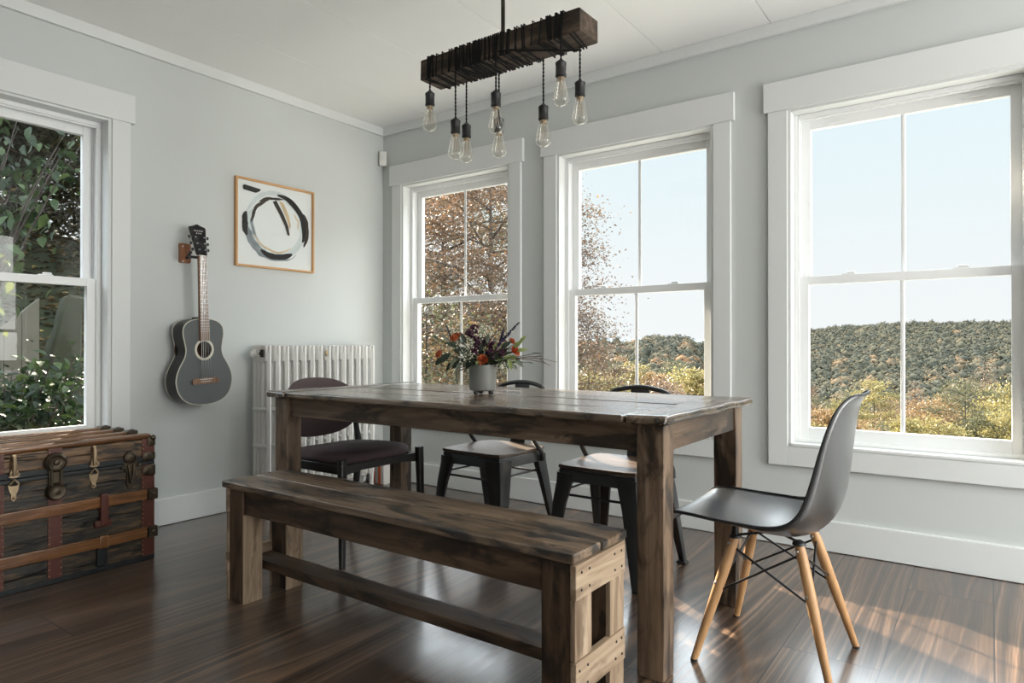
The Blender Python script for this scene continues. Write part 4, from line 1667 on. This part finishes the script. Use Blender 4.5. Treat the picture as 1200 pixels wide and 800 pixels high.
lv = [('leafdark', 524, 418, -.5, -.35, .085, .024), ('leafdark', 540, 424, -.8, -.5, .08, .02), ('leafdark', 533, 404, -.8, .3, .07, .020), ('leafdark', 514, 396, -.5, .6, .035, .010),
      ('leafdark', 545, 398, -.3, .8, .06, .016), ('leafdark', 553, 424, -.1, -.1, .06, .02), ('leafdark', 528, 428, -.7, -.8, .055, .016), ('leafdark', 580, 418, .3, .2, .06, .018),
      ('leafdark', 592, 405, .6, .5, .06, .018), ('leafdark', 566, 404, .1, 1, .06, .018), ('leafdark', 516, 422, -.6, -.6, .05, .016), ('leafdark', 544, 410, -.6, .1, .07, .022),
      ('leafgrey', 539, 428, -.35, -.7, .06, .010), ('leafgrey', 532, 424, -.5, -.9, .055, .008), ('leafgrey', 592, 424, .5, -.9, .075, .007), ('leafgrey', 588, 420, .7, -.3, .07, .012),
      ('leaflime', 606, 404, .5, .5, .055, .016), ('leaflime', 610, 410, .8, .2, .055, .013), ('leaflime', 586, 424, .3, -.9, .06, .016), ('leaflime', 603, 420, .6, -.6, .065, .017),
      ('leaflime', 596, 418, .7, .2, .065, .014), ('leaflime', 580, 408, .2, .8, .045, .014), ('leaflime', 598, 424, .2, -.8, .06, .016), ('leaflime', 612, 398, .4, .5, .045, .012), ('leaflime', 560, 427, -.1, -.2, .03, .012), ('leafgrey', 608, 424, .8, -.7, .055, .016), ('leafgrey', 526, 398, -.6, .7, .05, .008)]
for i, (m, px_, py_, da, dz, L_, W_) in enumerate(lv):
    mb = MB()
    b = -.03 + random.uniform(-.035, .035)
    p = fp(px_, py_, b)
    L_, W_ = L_ * .85, W_ * .72
    leaf_blade(mb, p - (AR * da + Vector((0, 0, dz))).normalized() * L_ * .35, AR * da + Vector((0, 0, dz)) - AF * random.uniform(-.1, .5), L_, W_, .25, AF * -1 + Vector((0, 0, .4)))
    mb.build('leaf', M[m], FB, 60)
    stems.tube([core, core.lerp(p, .5) + Vector((0, 0, .012)), p], .0016, 4)
# greenery behind and inside so the bunch is full from every side
for i in range(44):
    mb = MB()
    a = random.uniform(0, 2 * PI)
    d = Vector((math.cos(a), math.sin(a), random.uniform(-.1, .7)))
    leaf_blade(mb, core + Vector((0, 0, .01)) + d * random.uniform(.02, .11), d, random.uniform(.035, .06), random.uniform(.006, .013), .35)
    mb.build('leaf', M['leafdark'] if i % 3 else M['leaflime'], FB, 60)
for i in range(70):
    mb = MB()
    a_, b_, h_ = random.gauss(0, .075), random.gauss(-.01, .035), random.uniform(.885, .985)
    h_ -= abs(a_) * .25
    p = PC + AR * a_ + AF * b_ + Vector((0, 0, h_))
    d = (p - core + Vector((random.gauss(0, .03), random.gauss(0, .03), random.gauss(.01, .03)))).normalized()
    leaf_blade(mb, p, d, random.uniform(.028, .052), random.uniform(.006, .012), .3)
    m_ = 'leaflime' if a_ > .06 and i % 2 else ('leafgrey' if i % 5 == 0 else 'leafdark')
    mb.build('leaf', M[m_], FB, 60)
    stems.tube([core, core.lerp(p, .6) + Vector((0, 0, .008)), p], .0013, 4)
stems.build('stem', M['stem'], FB, 60)
mb = MB()
for (dy, e_) in ((0, 653), (4, 645), (-3, 634)):
    mb.tube([core, fp(600, 420, -.03), fp(620, 419 + dy * .5, -.03), fp(636, 420 + dy, -.03), fp(e_, 424 + dy, -.03)], [.002, .0015, .0012, .001, .0008], 4)
mb.tube([fp(622, 420, -.03), fp(634, 416, -.04)], .0008, 4)
mb.tube([fp(632, 420, -.03), fp(642, 427, -.03)], .0008, 4)
mb.build('twig', M['twig'], FB, 60)

# ------------------------------------------------------------------ outside: ground, woods, hills
rng = np.random.default_rng(7)
M['ground'] = None
k = NT('leaf littered grass ground')
co = k.n('TexCoord').outputs['Object']
n1 = k.noise(co, .9, 5, .65)
n2 = k.noise(co, 14, 4, .7)
c = k.ramp(n2, [(.38, (.008, .011, .005)), (.53, (.018, .020, .009)), (.62, (.036, .024, .012)), (.74, (.075, .045, .018))])
c = k.mix(k.ramp(n1, [(.4, (0, 0, 0)), (.65, (1, 1, 1))]), c, (.014, .018, .008))
M['ground'] = k.bsdf(c, .95, 0, .1, k.bump(n2, .6, .05))


def vnoise(x, y, s):
    return noise.noise(Vector((x / s, y / s, 3.3)))


def skyline_el(px):
    pts = [(-900, 1.2), (400, 1.0), (680, .72), (735, .78), (752, 1.10), (790, 1.28), (806, 1.15), (814, .62), (835, .66), (870, 1.0), (950, 1.42), (1000, 1.72), (1060, 1.95), (1190, 2.10), (1500, 2.0), (2600, 1.2)]
    for (a, e0), (b, e1) in zip(pts, pts[1:]):
        if px <= b:
            return e0 + (e1 - e0) * smooth(a, b, max(px, a))
    return 1.2


def ridge_d(px):
    return 330 + 330 * smooth(806, 900, px)


def terrain(x, y):
    dx, dy = x - CAM.x, y - CAM.y
    d = math.hypot(dx, dy)
    # near part
    out = max(0.0, -x)
    bank = smooth(1.2, 12.0, out) * 3.15 + smooth(.8, 3.0, out) * .55
    bank *= 1 - smooth(1.5, 9, y)
    drop = .10 * max(0, y - 1) + .10 * max(0, y - 14)
    drop = min(drop, 24)
    near = -.5 + bank - drop + .15 * vnoise(x, y, 3.0)
    if d < 90:
        return near
    rel = math.atan2(dx, dy) + YAW          # to the right of the optical axis
    rel = max(-1.2, min(1.2, rel))
    px = 600 + FPX * math.tan(rel)
    D = ridge_d(px)
    zr = CAM.z + D * math.tan(R(skyline_el(px)) / math.sqrt(1 + ((px - 600) / FPX) ** 2)) - 7.5
    zv = -24
    t = (d - 130) / (D - 130)
    far = zv + (zr - zv) * (max(0, t) ** .85 if t <= 1 else 1 - .5 * (t - 1)) if t > 0 else zv
    far += 1.5 * vnoise(x, y, 40) * min(1, max(0, t) * 3) * (1 - smooth(.8, 1, t))
    s_ = smooth(90, 140, d)
    return near * (1 - s_) + far * s_


angs = np.radians(np.linspace(-115, 75, 150))          # clockwise from +y
ds = np.concatenate([np.linspace(2, 20, 26), np.geomspace(22, 800, 60)])
V = []
for d in ds:
    for a in angs:
        x, y = CAM.x + d * math.sin(a), CAM.y + d * math.cos(a)
        V.append((x, y, terrain(x, y) if not (-.3 < x < RX + .3 and y < .3) else -.6))
na = len(angs)
F = [(i * na + j, i * na + j + 1, (i + 1) * na + j + 1, (i + 1) * na + j) for i in range(len(ds) - 1) for j in range(na - 1)]
struct(np_mesh('ground', V, F, M['ground'], sm=True))
# distant blue ridge
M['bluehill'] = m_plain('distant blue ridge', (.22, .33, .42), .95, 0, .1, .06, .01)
V, F = [], []
for j in range(60):
    a = math.radians(-70 + 130 * j / 59)
    for d, z in ((2300, -120), (2600, 22 + 12 * vnoise(j * 11, 0, 60)), (2900, -120)):
        V.append((CAM.x + d * math.sin(a), CAM.y + d * math.cos(a), z))
for j in range(59):
    for i in range(2):
        F.append((j * 3 + i, (j + 1) * 3 + i, (j + 1) * 3 + i + 1, j * 3 + i + 1))
struct(np_mesh('hill', V, F, M['bluehill'], sm=True))

# forest cover of the far hillsides
bm = bmesh.new()
bmesh.ops.create_icosphere(bm, subdivisions=1, radius=1)
IV = np.array([v.co[:] for v in bm.verts])
IF = np.array([[v.index for v in f.verts] for f in bm.faces])
bm.free()
k = NT('mixed autumn forest canopy')
co = k.n('TexCoord').outputs['Object']
rn = k.n('Attribute', attribute_name='rnd').outputs['Fac']
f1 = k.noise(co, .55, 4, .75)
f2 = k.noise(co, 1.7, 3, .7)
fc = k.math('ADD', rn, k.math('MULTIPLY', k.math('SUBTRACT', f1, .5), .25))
c = k.ramp(fc, [(0, (.055, .057, .044)), (.38, (.078, .074, .052)), (.62, (.100, .086, .058)), (.80, (.135, .098, .062)), (.92, (.20, .118, .065)), (1, (.22, .13, .07))])  # distance haze is put into these greyed tones
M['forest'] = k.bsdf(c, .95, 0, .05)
VV, FF, RR = [], [], []
QV, QR = [], []
base = 0
d = 105.0
while d < 690:
    r_c = 1.9 + d * .0024
    step = r_c * 1.30
    nA = int(math.radians(80) * d / step)
    for i in range(nA):
        a = math.radians(-52) + math.radians(80) * (i + rng.random()) / nA
        dd = d + rng.uniform(-.5, .5) * step * 2
        rel = a + YAW
        px = 600 + FPX * math.tan(rel)
        if px < 430 or px > 1500 or dd > ridge_d(px) + 12:
            continue
        x, y = CAM.x + dd * math.sin(a), CAM.y + dd * math.cos(a)
        z = terrain(x, y)
        s_ = r_c * rng.uniform(.65, 1.35)
        conif = rng.random() < .15
        sc_ = np.array([s_ * .8, s_ * .8, s_ * rng.uniform(1.0, 1.4)]) if conif else np.array([s_, s_, s_ * rng.uniform(.8, 1.15)])
        c0 = np.array([x, y, z + s_ * .75])
        warm = .5 + .5 * noise.noise(Vector((x / 60, y / 60, 0)))
        val = rng.random() ** (1.8 - .6 * warm) * (.85 if px > 900 else 1.0)
        val = val * (.72 + .28 * (dd < 330)) if rng.random() < .85 else val
        val = 0.0 if conif else val
        VV.append(IV * (.88 + rng.uniform(-.12, .12, (len(IV), 1))) * sc_ + c0)
        FF.append(IF + base)
        base += len(IV)
        RR.append(np.full(len(IV), val))
        nq = 64
        n_ = rng.normal(0, 1, (nq, 3))
        n_[:, 2] = np.abs(n_[:, 2]) * .9 - .15
        n_ /= np.linalg.norm(n_, axis=1, keepdims=True)
        pos = c0 + n_ * sc_ * rng.uniform(.86, 1.06, (nq, 1))
        m_ = n_ + rng.normal(0, .22, (nq, 3))
        m_ /= np.linalg.norm(m_, axis=1, keepdims=True)
        u_ = np.cross(m_, rng.normal(0, 1, (nq, 3)))
        u_ /= np.linalg.norm(u_, axis=1, keepdims=True)
        w_ = np.cross(m_, u_)
        q = s_ * rng.uniform(.10, .20, (nq, 1))
        QV.append(np.stack([pos - u_ * q, pos - w_ * q * .7, pos + u_ * q, pos + w_ * q * .7], 1).reshape(-1, 3))
        QR.append(np.repeat(np.clip(val + rng.normal(0, .06, nq), 0, 1), 4))
    d += step * 1.05
QV = np.concatenate(QV)
VVc, FFc = np.concatenate(VV), np.concatenate(FF)
QF = np.arange(len(QV)).reshape(-1, 4)
tri = np.concatenate([QF[:, [0, 1, 2]], QF[:, [0, 2, 3]]]) + len(VVc)
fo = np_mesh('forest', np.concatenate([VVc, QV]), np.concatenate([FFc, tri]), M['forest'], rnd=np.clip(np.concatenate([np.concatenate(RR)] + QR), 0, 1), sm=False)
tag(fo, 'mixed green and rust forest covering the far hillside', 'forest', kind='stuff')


# leaf-card trees -------------------------------------------------
def leaf_mesh(name, P, size, mat, parent, flat=.35, droop=0.0, aspect=.55, local=False, rnd=None):
    n_ = len(P)
    nrm = rng.normal(0, 1, (n_, 3))
    nrm /= np.linalg.norm(nrm, axis=1, keepdims=True)
    nrm[:, 2] = np.abs(nrm[:, 2])
    nrm = nrm * (1 - flat) + np.array([0, 0, 1.0]) * flat
    nrm /= np.linalg.norm(nrm, axis=1, keepdims=True)
    r_ = rng.normal(0, 1, (n_, 3))
    r_[:, 2] -= droop
    u = r_ - nrm * (r_ * nrm).sum(1, keepdims=True)
    u /= np.linalg.norm(u, axis=1, keepdims=True)
    w = np.cross(nrm, u)
    s_ = (size * rng.uniform(.65, 1.3, n_))[:, None]
    V_ = np.stack([P - u * s_ * .5, P - u * s_ * .08 + w * s_ * aspect * .5 + nrm * s_ * .06, P + u * s_ * .5 - nrm * s_ * .1, P - u * s_ * .08 - w * s_ * aspect * .5 + nrm * s_ * .06], 1).reshape(-1, 3)
    F_ = np.arange(4 * n_).reshape(-1, 4)
    if rnd is None:
        rnd = rng.random(n_)
    return np_mesh(name, V_, F_, mat, parent, rnd=np.repeat(np.clip(rnd, 0, 1), 4), local=local)


def tree(name, label, cat, x, y, H, cr, cb, nl, ls, mat, seed, group=None, nb=26, shape='round', trunk_r=.16, lay=.10, z0=None, spread=.20, bark='bark'):
    """trunk with side branches, leaves along the outer branches"""
    z0 = terrain(x, y) if z0 is None else z0
    root = thing(name, label, cat, (x, y, z0), 0, group)
    rs = random.Random(seed)
    mb = MB()
    top = z0 + H
    tp = [(x + .05 * H * .2 * noise.noise(Vector((seed, i, 0))), y + .05 * H * .2 * noise.noise(Vector((seed, i, 5))), z0 - .2 + (H * .93 + .2) * i / 7) for i in range(8)]
    mb.tube(tp, [trunk_r * (1 - .85 * i / 7) for i in range(8)], 7)
    pts, wts = [], []
    for i in range(nb):
        t = (i + rs.random()) / nb
        h = cb + (1 - cb) * t
        if shape == 'round':
            pr = math.sqrt(max(.05, 1 - (2 * t - .85) ** 2 / 1.4))
        elif shape == 'cone':
            pr = 1.05 - t
        else:
            pr = 1.0 - .55 * t
        a = i * 2.4 + rs.uniform(-.4, .4)
        L_ = cr * pr * rs.uniform(.75, 1.1)
        zb_ = z0 + H * h * .93
        b0 = Vector((x, y, zb_))
        d_ = Vector((math.cos(a), math.sin(a), (rs.uniform(-.05, .75) if shape == 'tall' else rs.uniform(.05, .4)) if shape != 'cone' else -.1))
        b1 = b0 + d_ * L_ * .55
        b2 = b0 + Vector((d_.x, d_.y, d_.z * .6)) * L_ + Vector((0, 0, rs.uniform(-.1, .1) * L_))
        mb.tube([b0, b1, b2], [trunk_r * .3, trunk_r * .16, trunk_r * .04], 5)
        pts.append((b0, b1, b2))
        wts.append(L_)
        for j in range(3):
            q0 = b0.lerp(b2, rs.uniform(.35, .8))
            aa = a + rs.choice((-1, 1)) * rs.uniform(.4, 1.0)
            q1 = q0 + Vector((math.cos(aa), math.sin(aa), rs.uniform(-.1, .3))) * L_ * .38
            mb.tube([q0, q1], [trunk_r * .10, trunk_r * .03], 4)
            pts.append((q0, q0.lerp(q1, .5), q1))
            wts.append(L_ * .5)
    mb.build('trunk', M[bark], root, 60)
    w = np.array(wts) ** 1.3
    w /= w.sum()
    idx = rng.choice(len(pts), nl, p=w)
    A = np.array([[list(q) for q in p] for p in pts])
    t = rng.random(nl) ** .6
    t2 = t[:, None]
    B0, B1, B2 = A[idx, 0], A[idx, 1], A[idx, 2]
    P = B0 * (1 - t2) ** 2 + 2 * B1 * t2 * (1 - t2) + B2 * t2 ** 2
    P = P + rng.normal(0, 1, (nl, 3)) * np.array([cr * spread, cr * spread, cr * lay])
    bias = rng.uniform(-.15, .15, len(pts))[idx]
    rr_ = np.clip(rng.normal(.5, .2, nl) + bias, 0, 1)
    leaf_mesh('foliage', P, ls, M[mat], root, rnd=rr_)
    return root


M['rust'] = m_leaf('rust brown autumn leaves', [(0, (0.101, 0.076, 0.058)), (.45, (0.172, 0.121, 0.082)), (.75, (0.242, 0.148, 0.086)), (1, (0.328, 0.179, 0.086))], .35)  # leaf tones lightened to put haze into the colour
M['olive'] = m_leaf('olive leaves', [(0, (0.051, 0.056, 0.031)), (.5, (0.105, 0.105, 0.053)), (1, (0.187, 0.176, 0.078))], .35)
M['yellow'] = m_leaf('yellow autumn leaves', [(0, (0.142, 0.127, 0.052)), (.5, (0.264, 0.222, 0.082)), (1, (0.426, 0.344, 0.120))], .35)
M['orange'] = m_leaf('orange autumn leaves', [(0, (0.152, 0.103, 0.052)), (.5, (0.274, 0.171, 0.077)), (1, (0.426, 0.266, 0.112))], .35)
M['green'] = m_leaf('glossy green leaves', [(0, (.010, .020, .009)), (.5, (.022, .040, .016)), (1, (.055, .085, .026))], .3, .45, .22)
M['limeleaf'] = m_leaf('yellow green leaves', [(0, (.12, .16, .02)), (1, (.30, .32, .05))], .4, .4, .4)
M['darkleaf'] = m_leaf('dark woodland leaves', [(0, (.018, .020, .012)), (.6, (.040, .042, .020)), (1, (.11, .085, .04))], .3)


def at(px, dist):
    """ground position seen in direction px at a distance along the axis"""
    k_ = (px - 600) / FPX
    return CAM.x + dist * (-math.sin(YAW) + math.cos(YAW) * k_), CAM.y + dist * (math.cos(YAW) + math.sin(YAW) * k_)


x, y = at(575, 15)
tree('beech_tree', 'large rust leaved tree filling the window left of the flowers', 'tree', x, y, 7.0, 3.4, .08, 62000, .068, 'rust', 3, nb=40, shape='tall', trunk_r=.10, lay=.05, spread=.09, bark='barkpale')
x, y = at(470, 24)
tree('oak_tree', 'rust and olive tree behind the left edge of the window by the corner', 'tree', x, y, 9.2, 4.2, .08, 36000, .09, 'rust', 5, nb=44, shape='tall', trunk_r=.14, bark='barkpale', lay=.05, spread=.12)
x, y = at(520, 24)
tree('oak_tree', 'olive tree standing behind the rust tree by the corner window', 'tree', x, y, 10, 4.5, .05, 14000, .14, 'olive', 9, nb=40, trunk_r=.2, lay=.06, spread=.14)
for i, (px, dd, H, cr, m, lab) in enumerate(((500, 11, 1.9, 1.1, 'olive', 'low olive bush below the corner window beside the orange bush'), (535, 12, 1.7, 1.0, 'orange', 'low orange bush below the corner window, behind the flowers'), (585, 13, 2.0, 1.3, 'olive', 'low olive bush hidden behind the right side of the flowers'), (690, 20, 3.2, 1.4, 'olive', 'olive bush at the lower left of the middle window'))):
    x, y = at(px, dd)
    tree('autumn_bush', lab, 'bush', x, y, H + .3, cr, .05, 2600, .075, m, 30 + i, nb=20, trunk_r=.03, lay=.12)
# unseen tree, its crown shaped to trim the sun band on the floor
for i, (x, y, base_z, top_z, cr, lab) in enumerate(((-7.7, 3.9, 5.80, 11.0, 3.2, 'unseen tree left of the house with a high crown shaped to block sun'),)):
    zg = terrain(x, y)
    H_ = top_z - zg
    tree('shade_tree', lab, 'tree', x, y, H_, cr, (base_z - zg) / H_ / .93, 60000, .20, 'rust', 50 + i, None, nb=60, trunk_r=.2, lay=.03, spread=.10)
mb = MB()
for i in range(11):
    for j in range(6):
        mb.box(-1.6 + i * 1.0, -.61 + i * 1.0, .35 + j * 1.0, 1.34 + j * 1.0, -.62, -.40 - .01 * ((i * 7 + j * 3) % 3), .012, cs=1)
M['bounce_terrace'] = m_plain('pale terrace stone', (.50, .47, .41), .85, 0, .2, .2, 3)
struct(mb.build('path', M['bounce_terrace'], None, 30))  # unseen pale slabs, added to bounce daylight up to the ceiling

# autumn trees on the slope below the middle and right windows
pal = [(930, 62, 446, 24, 'rust', 'dark rust tree at the left edge of the right window'), (966, 54, 486, 19, 'orange', 'bright orange tree in the right window, left of the chair back'),
       (1024, 60, 453, 24, 'yellow', 'yellow green tree just right of the chair back'), (1088, 58, 478, 30, 'orange', 'broad orange tree right of the muntin in the right window'),
       (1131, 55, 453, 32, 'olive', 'pale grey olive tree in the right window, tallest of the front row'), (1154, 72, 430, 24, 'rust', 'tall pointed rust tree behind the pale olive tree'),
       (1186, 50, 484, 26, 'yellow', 'yellow tree at the right edge of the right window'), (1060, 48, 497, 20, 'yellow', 'small yellow tree beside the muntin at the window bottom'),
       (998, 70, 466, 18, 'olive', 'olive tree behind the chair back in the right window'), (1072, 76, 452, 17, 'rust', 'narrow rust tree behind the broad orange tree'),
       (706, 44, 424, 26, 'rust', 'rust tree at the lower left of the middle window'), (742, 48, 434, 22, 'yellow', 'yellow tree just left of the muntin in the middle window'),
       (790, 60, 430, 20, 'olive', 'olive tree right of the muntin in the middle window'), (768, 46, 444, 18, 'orange', 'small orange tree at the muntin of the middle window'),
       (816, 48, 438, 18, 'yellow', 'yellow tree at the right edge of the middle window')]


def tree_height(px, dist, ytop):
    x, y = at(px, dist)
    return x, y, (CAM.z - (ytop - 403.4) / FPX * dist - terrain(x, y)) * 1.14


for i, (px, dd, yt, rp, m, lab) in enumerate(pal):
    x, y, H_ = tree_height(px, dd, yt)
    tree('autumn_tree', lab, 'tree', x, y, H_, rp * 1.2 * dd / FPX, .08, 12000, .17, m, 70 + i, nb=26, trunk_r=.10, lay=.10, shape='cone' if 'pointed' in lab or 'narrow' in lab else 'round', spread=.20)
protos = []
spots = [(700, 40, 447, 0), (722, 52, 440, 1), (756, 50, 450, 2), (778, 42, 452, 3), (803, 52, 446, 0), (832, 50, 446, 2), (868, 52, 462, 1), (900, 58, 470, 3), (948, 70, 470, 1), (945, 50, 500, 0), (985, 60, 480, 0), (1005, 50, 498, 2), (1040, 66, 476, 3), (1040, 50, 502, 1), (1100, 50, 500, 0), (1110, 66, 474, 2), (1155, 52, 494, 1), (1168, 62, 466, 0), (1210, 58, 478, 0), (1240, 64, 470, 3), (680, 56, 436, 1), (655, 52, 440, 0), (1270, 60, 474, 1), (845, 66, 450, 3)]
for i, (px, dd, yt, kd) in enumerate(spots):
    x, y, H_ = tree_height(px, dd, yt)
    if len(protos) < 4:
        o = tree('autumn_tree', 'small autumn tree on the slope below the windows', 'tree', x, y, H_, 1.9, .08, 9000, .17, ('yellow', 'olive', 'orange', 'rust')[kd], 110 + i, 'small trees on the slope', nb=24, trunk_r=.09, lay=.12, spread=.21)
        protos.append((o, H_))
    else:
        o = copy_tree(protos[kd][0])
        o.location = (x, y, terrain(x, y))
        o.rotation_euler.z = i * 1.3
        s_ = H_ / protos[kd][1]
        w_ = .85 + .4 * ((i * 37) % 10) / 10
        o.scale = (w_, w_, s_)

# woods beyond the left window
wl = [(-8.5, -.9), (-10.5, .5), (-12, -1.9), (-13, 1.8), (-15, -.2), (-16, 3.0), (-14.5, -3.2), (-18, 1.0), (-17, -2), (-20, 4), (-11.5, 3.4), (-19, -1)]
for i, (x, y) in enumerate(wl):
    tree('woodland_tree', 'dark woodland tree on the bank beyond the left window', 'tree', x, y, 9 + (i * 7) % 4, 3.0, .04 if i > 2 else .15, 14000, .16, 'darkleaf', 200 + i, 'dark woods on the bank', nb=34, trunk_r=.11 + .02 * (i % 3), lay=.07, spread=.14)


def blade_mesh(name, P, D, size, mat, parent, hang=.3):
    """true leaf blades, folded along the midrib, pointed"""
    tp = np.array([[0, 0, 0], [.28, .26, .05], [.28, 0, -.02], [.28, -.26, .05], [.62, .22, .02], [.62, 0, -.05], [.62, -.22, .02], [1, 0, -.16]])
    tf = [(0, 1, 2), (0, 2, 3), (1, 4, 5), (1, 5, 2), (2, 5, 6), (2, 6, 3), (4, 7, 5), (5, 7, 6)]
    VV_, FF_, rr_ = [], [], []
    for i, (p, d_) in enumerate(zip(P, D)):
        d_ = np.array(d_, float)
        d_[2] -= hang
        d_ /= np.linalg.norm(d_)
        s_ = np.cross(d_, [0, 0, 1]) + rng.normal(0, .35, 3)
        s_ -= d_ * s_.dot(d_)
        s_ /= np.linalg.norm(s_)
        n_ = np.cross(s_, d_)
        sz = size * rng.uniform(.6, 1.25)
        VV_.append(np.array(p) + (tp[:, :1] * d_ + tp[:, 1:2] * s_ + tp[:, 2:3] * n_) * sz)
        FF_.append(np.array(tf) + 8 * i)
        rr_ += [rng.random()] * 8
    return np_mesh(name, np.concatenate(VV_), np.concatenate(FF_), mat, parent, rnd=rr_, sm=False)


def shrub(name, label, cat, base_, tips, per, size, mat, seed, bark='bark', hang=.3, r0=.012, spread=.06):
    rs = random.Random(seed)
    root = thing(name, label, cat, base_)
    mb = MB()
    P, D = [], []
    for tip in tips:
        b0, b2 = Vector(base_), Vector(tip)
        b1 = b0.lerp(b2, .55) + Vector((rs.uniform(-.08, .08), rs.uniform(-.08, .08), .12 * (b2 - b0).length))
        L_ = [tuple(b0 * (1 - t) ** 2 + 2 * b1 * t * (1 - t) + b2 * t * t) for t in np.linspace(0, 1, 8)]
        mb.tube(L_, [r0 * (1 - .8 * i / 7) for i in range(8)], 6)
        for k_ in range(per):
            t = .35 + .65 * rs.random() ** .7
            c = b0 * (1 - t) ** 2 + 2 * b1 * t * (1 - t) + b2 * t * t
            P.append((c.x + rs.gauss(0, spread), c.y + rs.gauss(0, spread), c.z + rs.gauss(0, spread)))
            D.append((rs.gauss(0, 1), rs.gauss(0, 1), rs.gauss(0, .6)))
    mb.build('stems', M[bark], root, 60)
    blade_mesh('foliage', P, D, size, M[mat], root, hang)
    return root


rs = random.Random(5)
x0, y0_ = -1.5, -1.9
z0 = terrain(x0, y0_)
tips = [(x0 + rs.uniform(-.7, .55), y0_ + rs.uniform(-.75, .62),   .66 + rs.uniform(-.42, .28)) for _ in range(60)]
shrub('leafy_shrub', 'green leafy shrub against the lower half of the left window', 'shrub', (x0, y0_, z0), tips, 52, .085, 'green', 3)
tips = [(-.95 + rs.uniform(-.3, .2), -2.35 + rs.uniform(-.25, .16), .9 + rs.uniform(-.3, .45)) for _ in range(14)]
shrub('leafy_shrub', 'taller green shrub at the left edge of the left window', 'shrub', (-1.1, -2.5, terrain(-1.1, -2.5)), tips, 30, .085, 'green', 4)
bx_, by_ = -2.4, -2.05
zt_ = terrain(bx_, by_)
tips = [(bx_ + rs.uniform(-.5, .6), by_ + rs.uniform(-.5, .95), 2.35 + rs.uniform(-.12, .6)) for _ in range(26)]
shrub('young_tree', 'slender young tree with drooping green leaves over the left window top', 'tree', (bx_, by_, zt_), tips, 26, .105, 'green', 6, hang=.9, r0=.013, spread=.10)
tips = [(-1.62 + rs.uniform(-.12, .12), -1.86 + rs.uniform(-.16, .14), 1.53 + rs.uniform(-.09, .09)) for _ in range(5)]
shrub('maple_sapling', 'thin sapling with yellow green leaves in the middle of the left window', 'tree', (-1.75, -2.3, terrain(-1.75, -2.3)), tips, 12, .085, 'limeleaf', 8, hang=.5, r0=.010, spread=.045)

# added boards and slab standing in for pale reflections in the pane
M['palewood'] = m_plain('pale reflection boards', (.10, .092, .072), .8, 0, .2, .15, 6)
M['stone'] = m_plain('green reflection slab', (.034, .036, .023), .9, 0, .2, .3, 9, .4)
zz = terrain(-3.2, -1.3)
SB = thing('reflection_boards', 'pale slanted boards standing in for a reflection in the left window', 'stand_in', (-3.25, -1.35, zz))
for k_ in range(5):
    mb = MB()
    y_a = -1.72 + k_ * .131
    z_a = .73 + .13 * k_
    mb.prism([(y_a, zz - .1), (y_a + .127, zz - .1), (y_a + .127, z_a + .125), (y_a, z_a)], -3.25, -3.20, axis=0)
    mb.build('board', M['palewood'], SB)
mb = MB()
mb.box(-3.30, -3.25, -1.70, -1.64, zz - .1, .72, .004)
mb.box(-3.30, -3.25, -1.14, -1.08, zz - .1, 1.2, .004)
mb.build('post', M['palewood'], SB)
zz = terrain(-3.3, -.85)
ST = thing('reflection_slab', 'upright slab standing in for a reflection right of the boards in the left window', 'stone', (-3.3, -.83, zz))  # added slab in place of a pale pane reflection
mb = MB()
mb.box(-3.42, -3.26, -.97, -.70, zz - .1, 1.42, .03, .03, 8, axis=2, cs=3)
mb.v = [(p[0], p[1] + max(0, (p[2] - .85)) * .24 * (1 if p[1] < -.83 else .15), p[2]) for p in mb.v]
mb.build('slab', M['stone'], ST, 50)

# fallen leaves on the bank
n_ = 9000
P = np.stack([rng.uniform(-13.5, -1.6, n_), rng.uniform(-4.5, 3.5, n_), np.zeros(n_)], 1)
P[:, 2] = [terrain(a, b) + .02 for a, b in P[:, :2]]
M['litter'] = m_leaf('fallen leaves', [(0, (.020, .024, .010)), (.5, (.060, .040, .018)), (.85, (.13, .075, .028)), (1, (.22, .17, .05))], .1, .9, .1)
fl = leaf_mesh('fallen_leaves', P, .13, M['litter'], None, flat=.75)
tag(fl, 'brown and green fallen leaves on the bank outside the left window', 'leaves', kind='stuff')
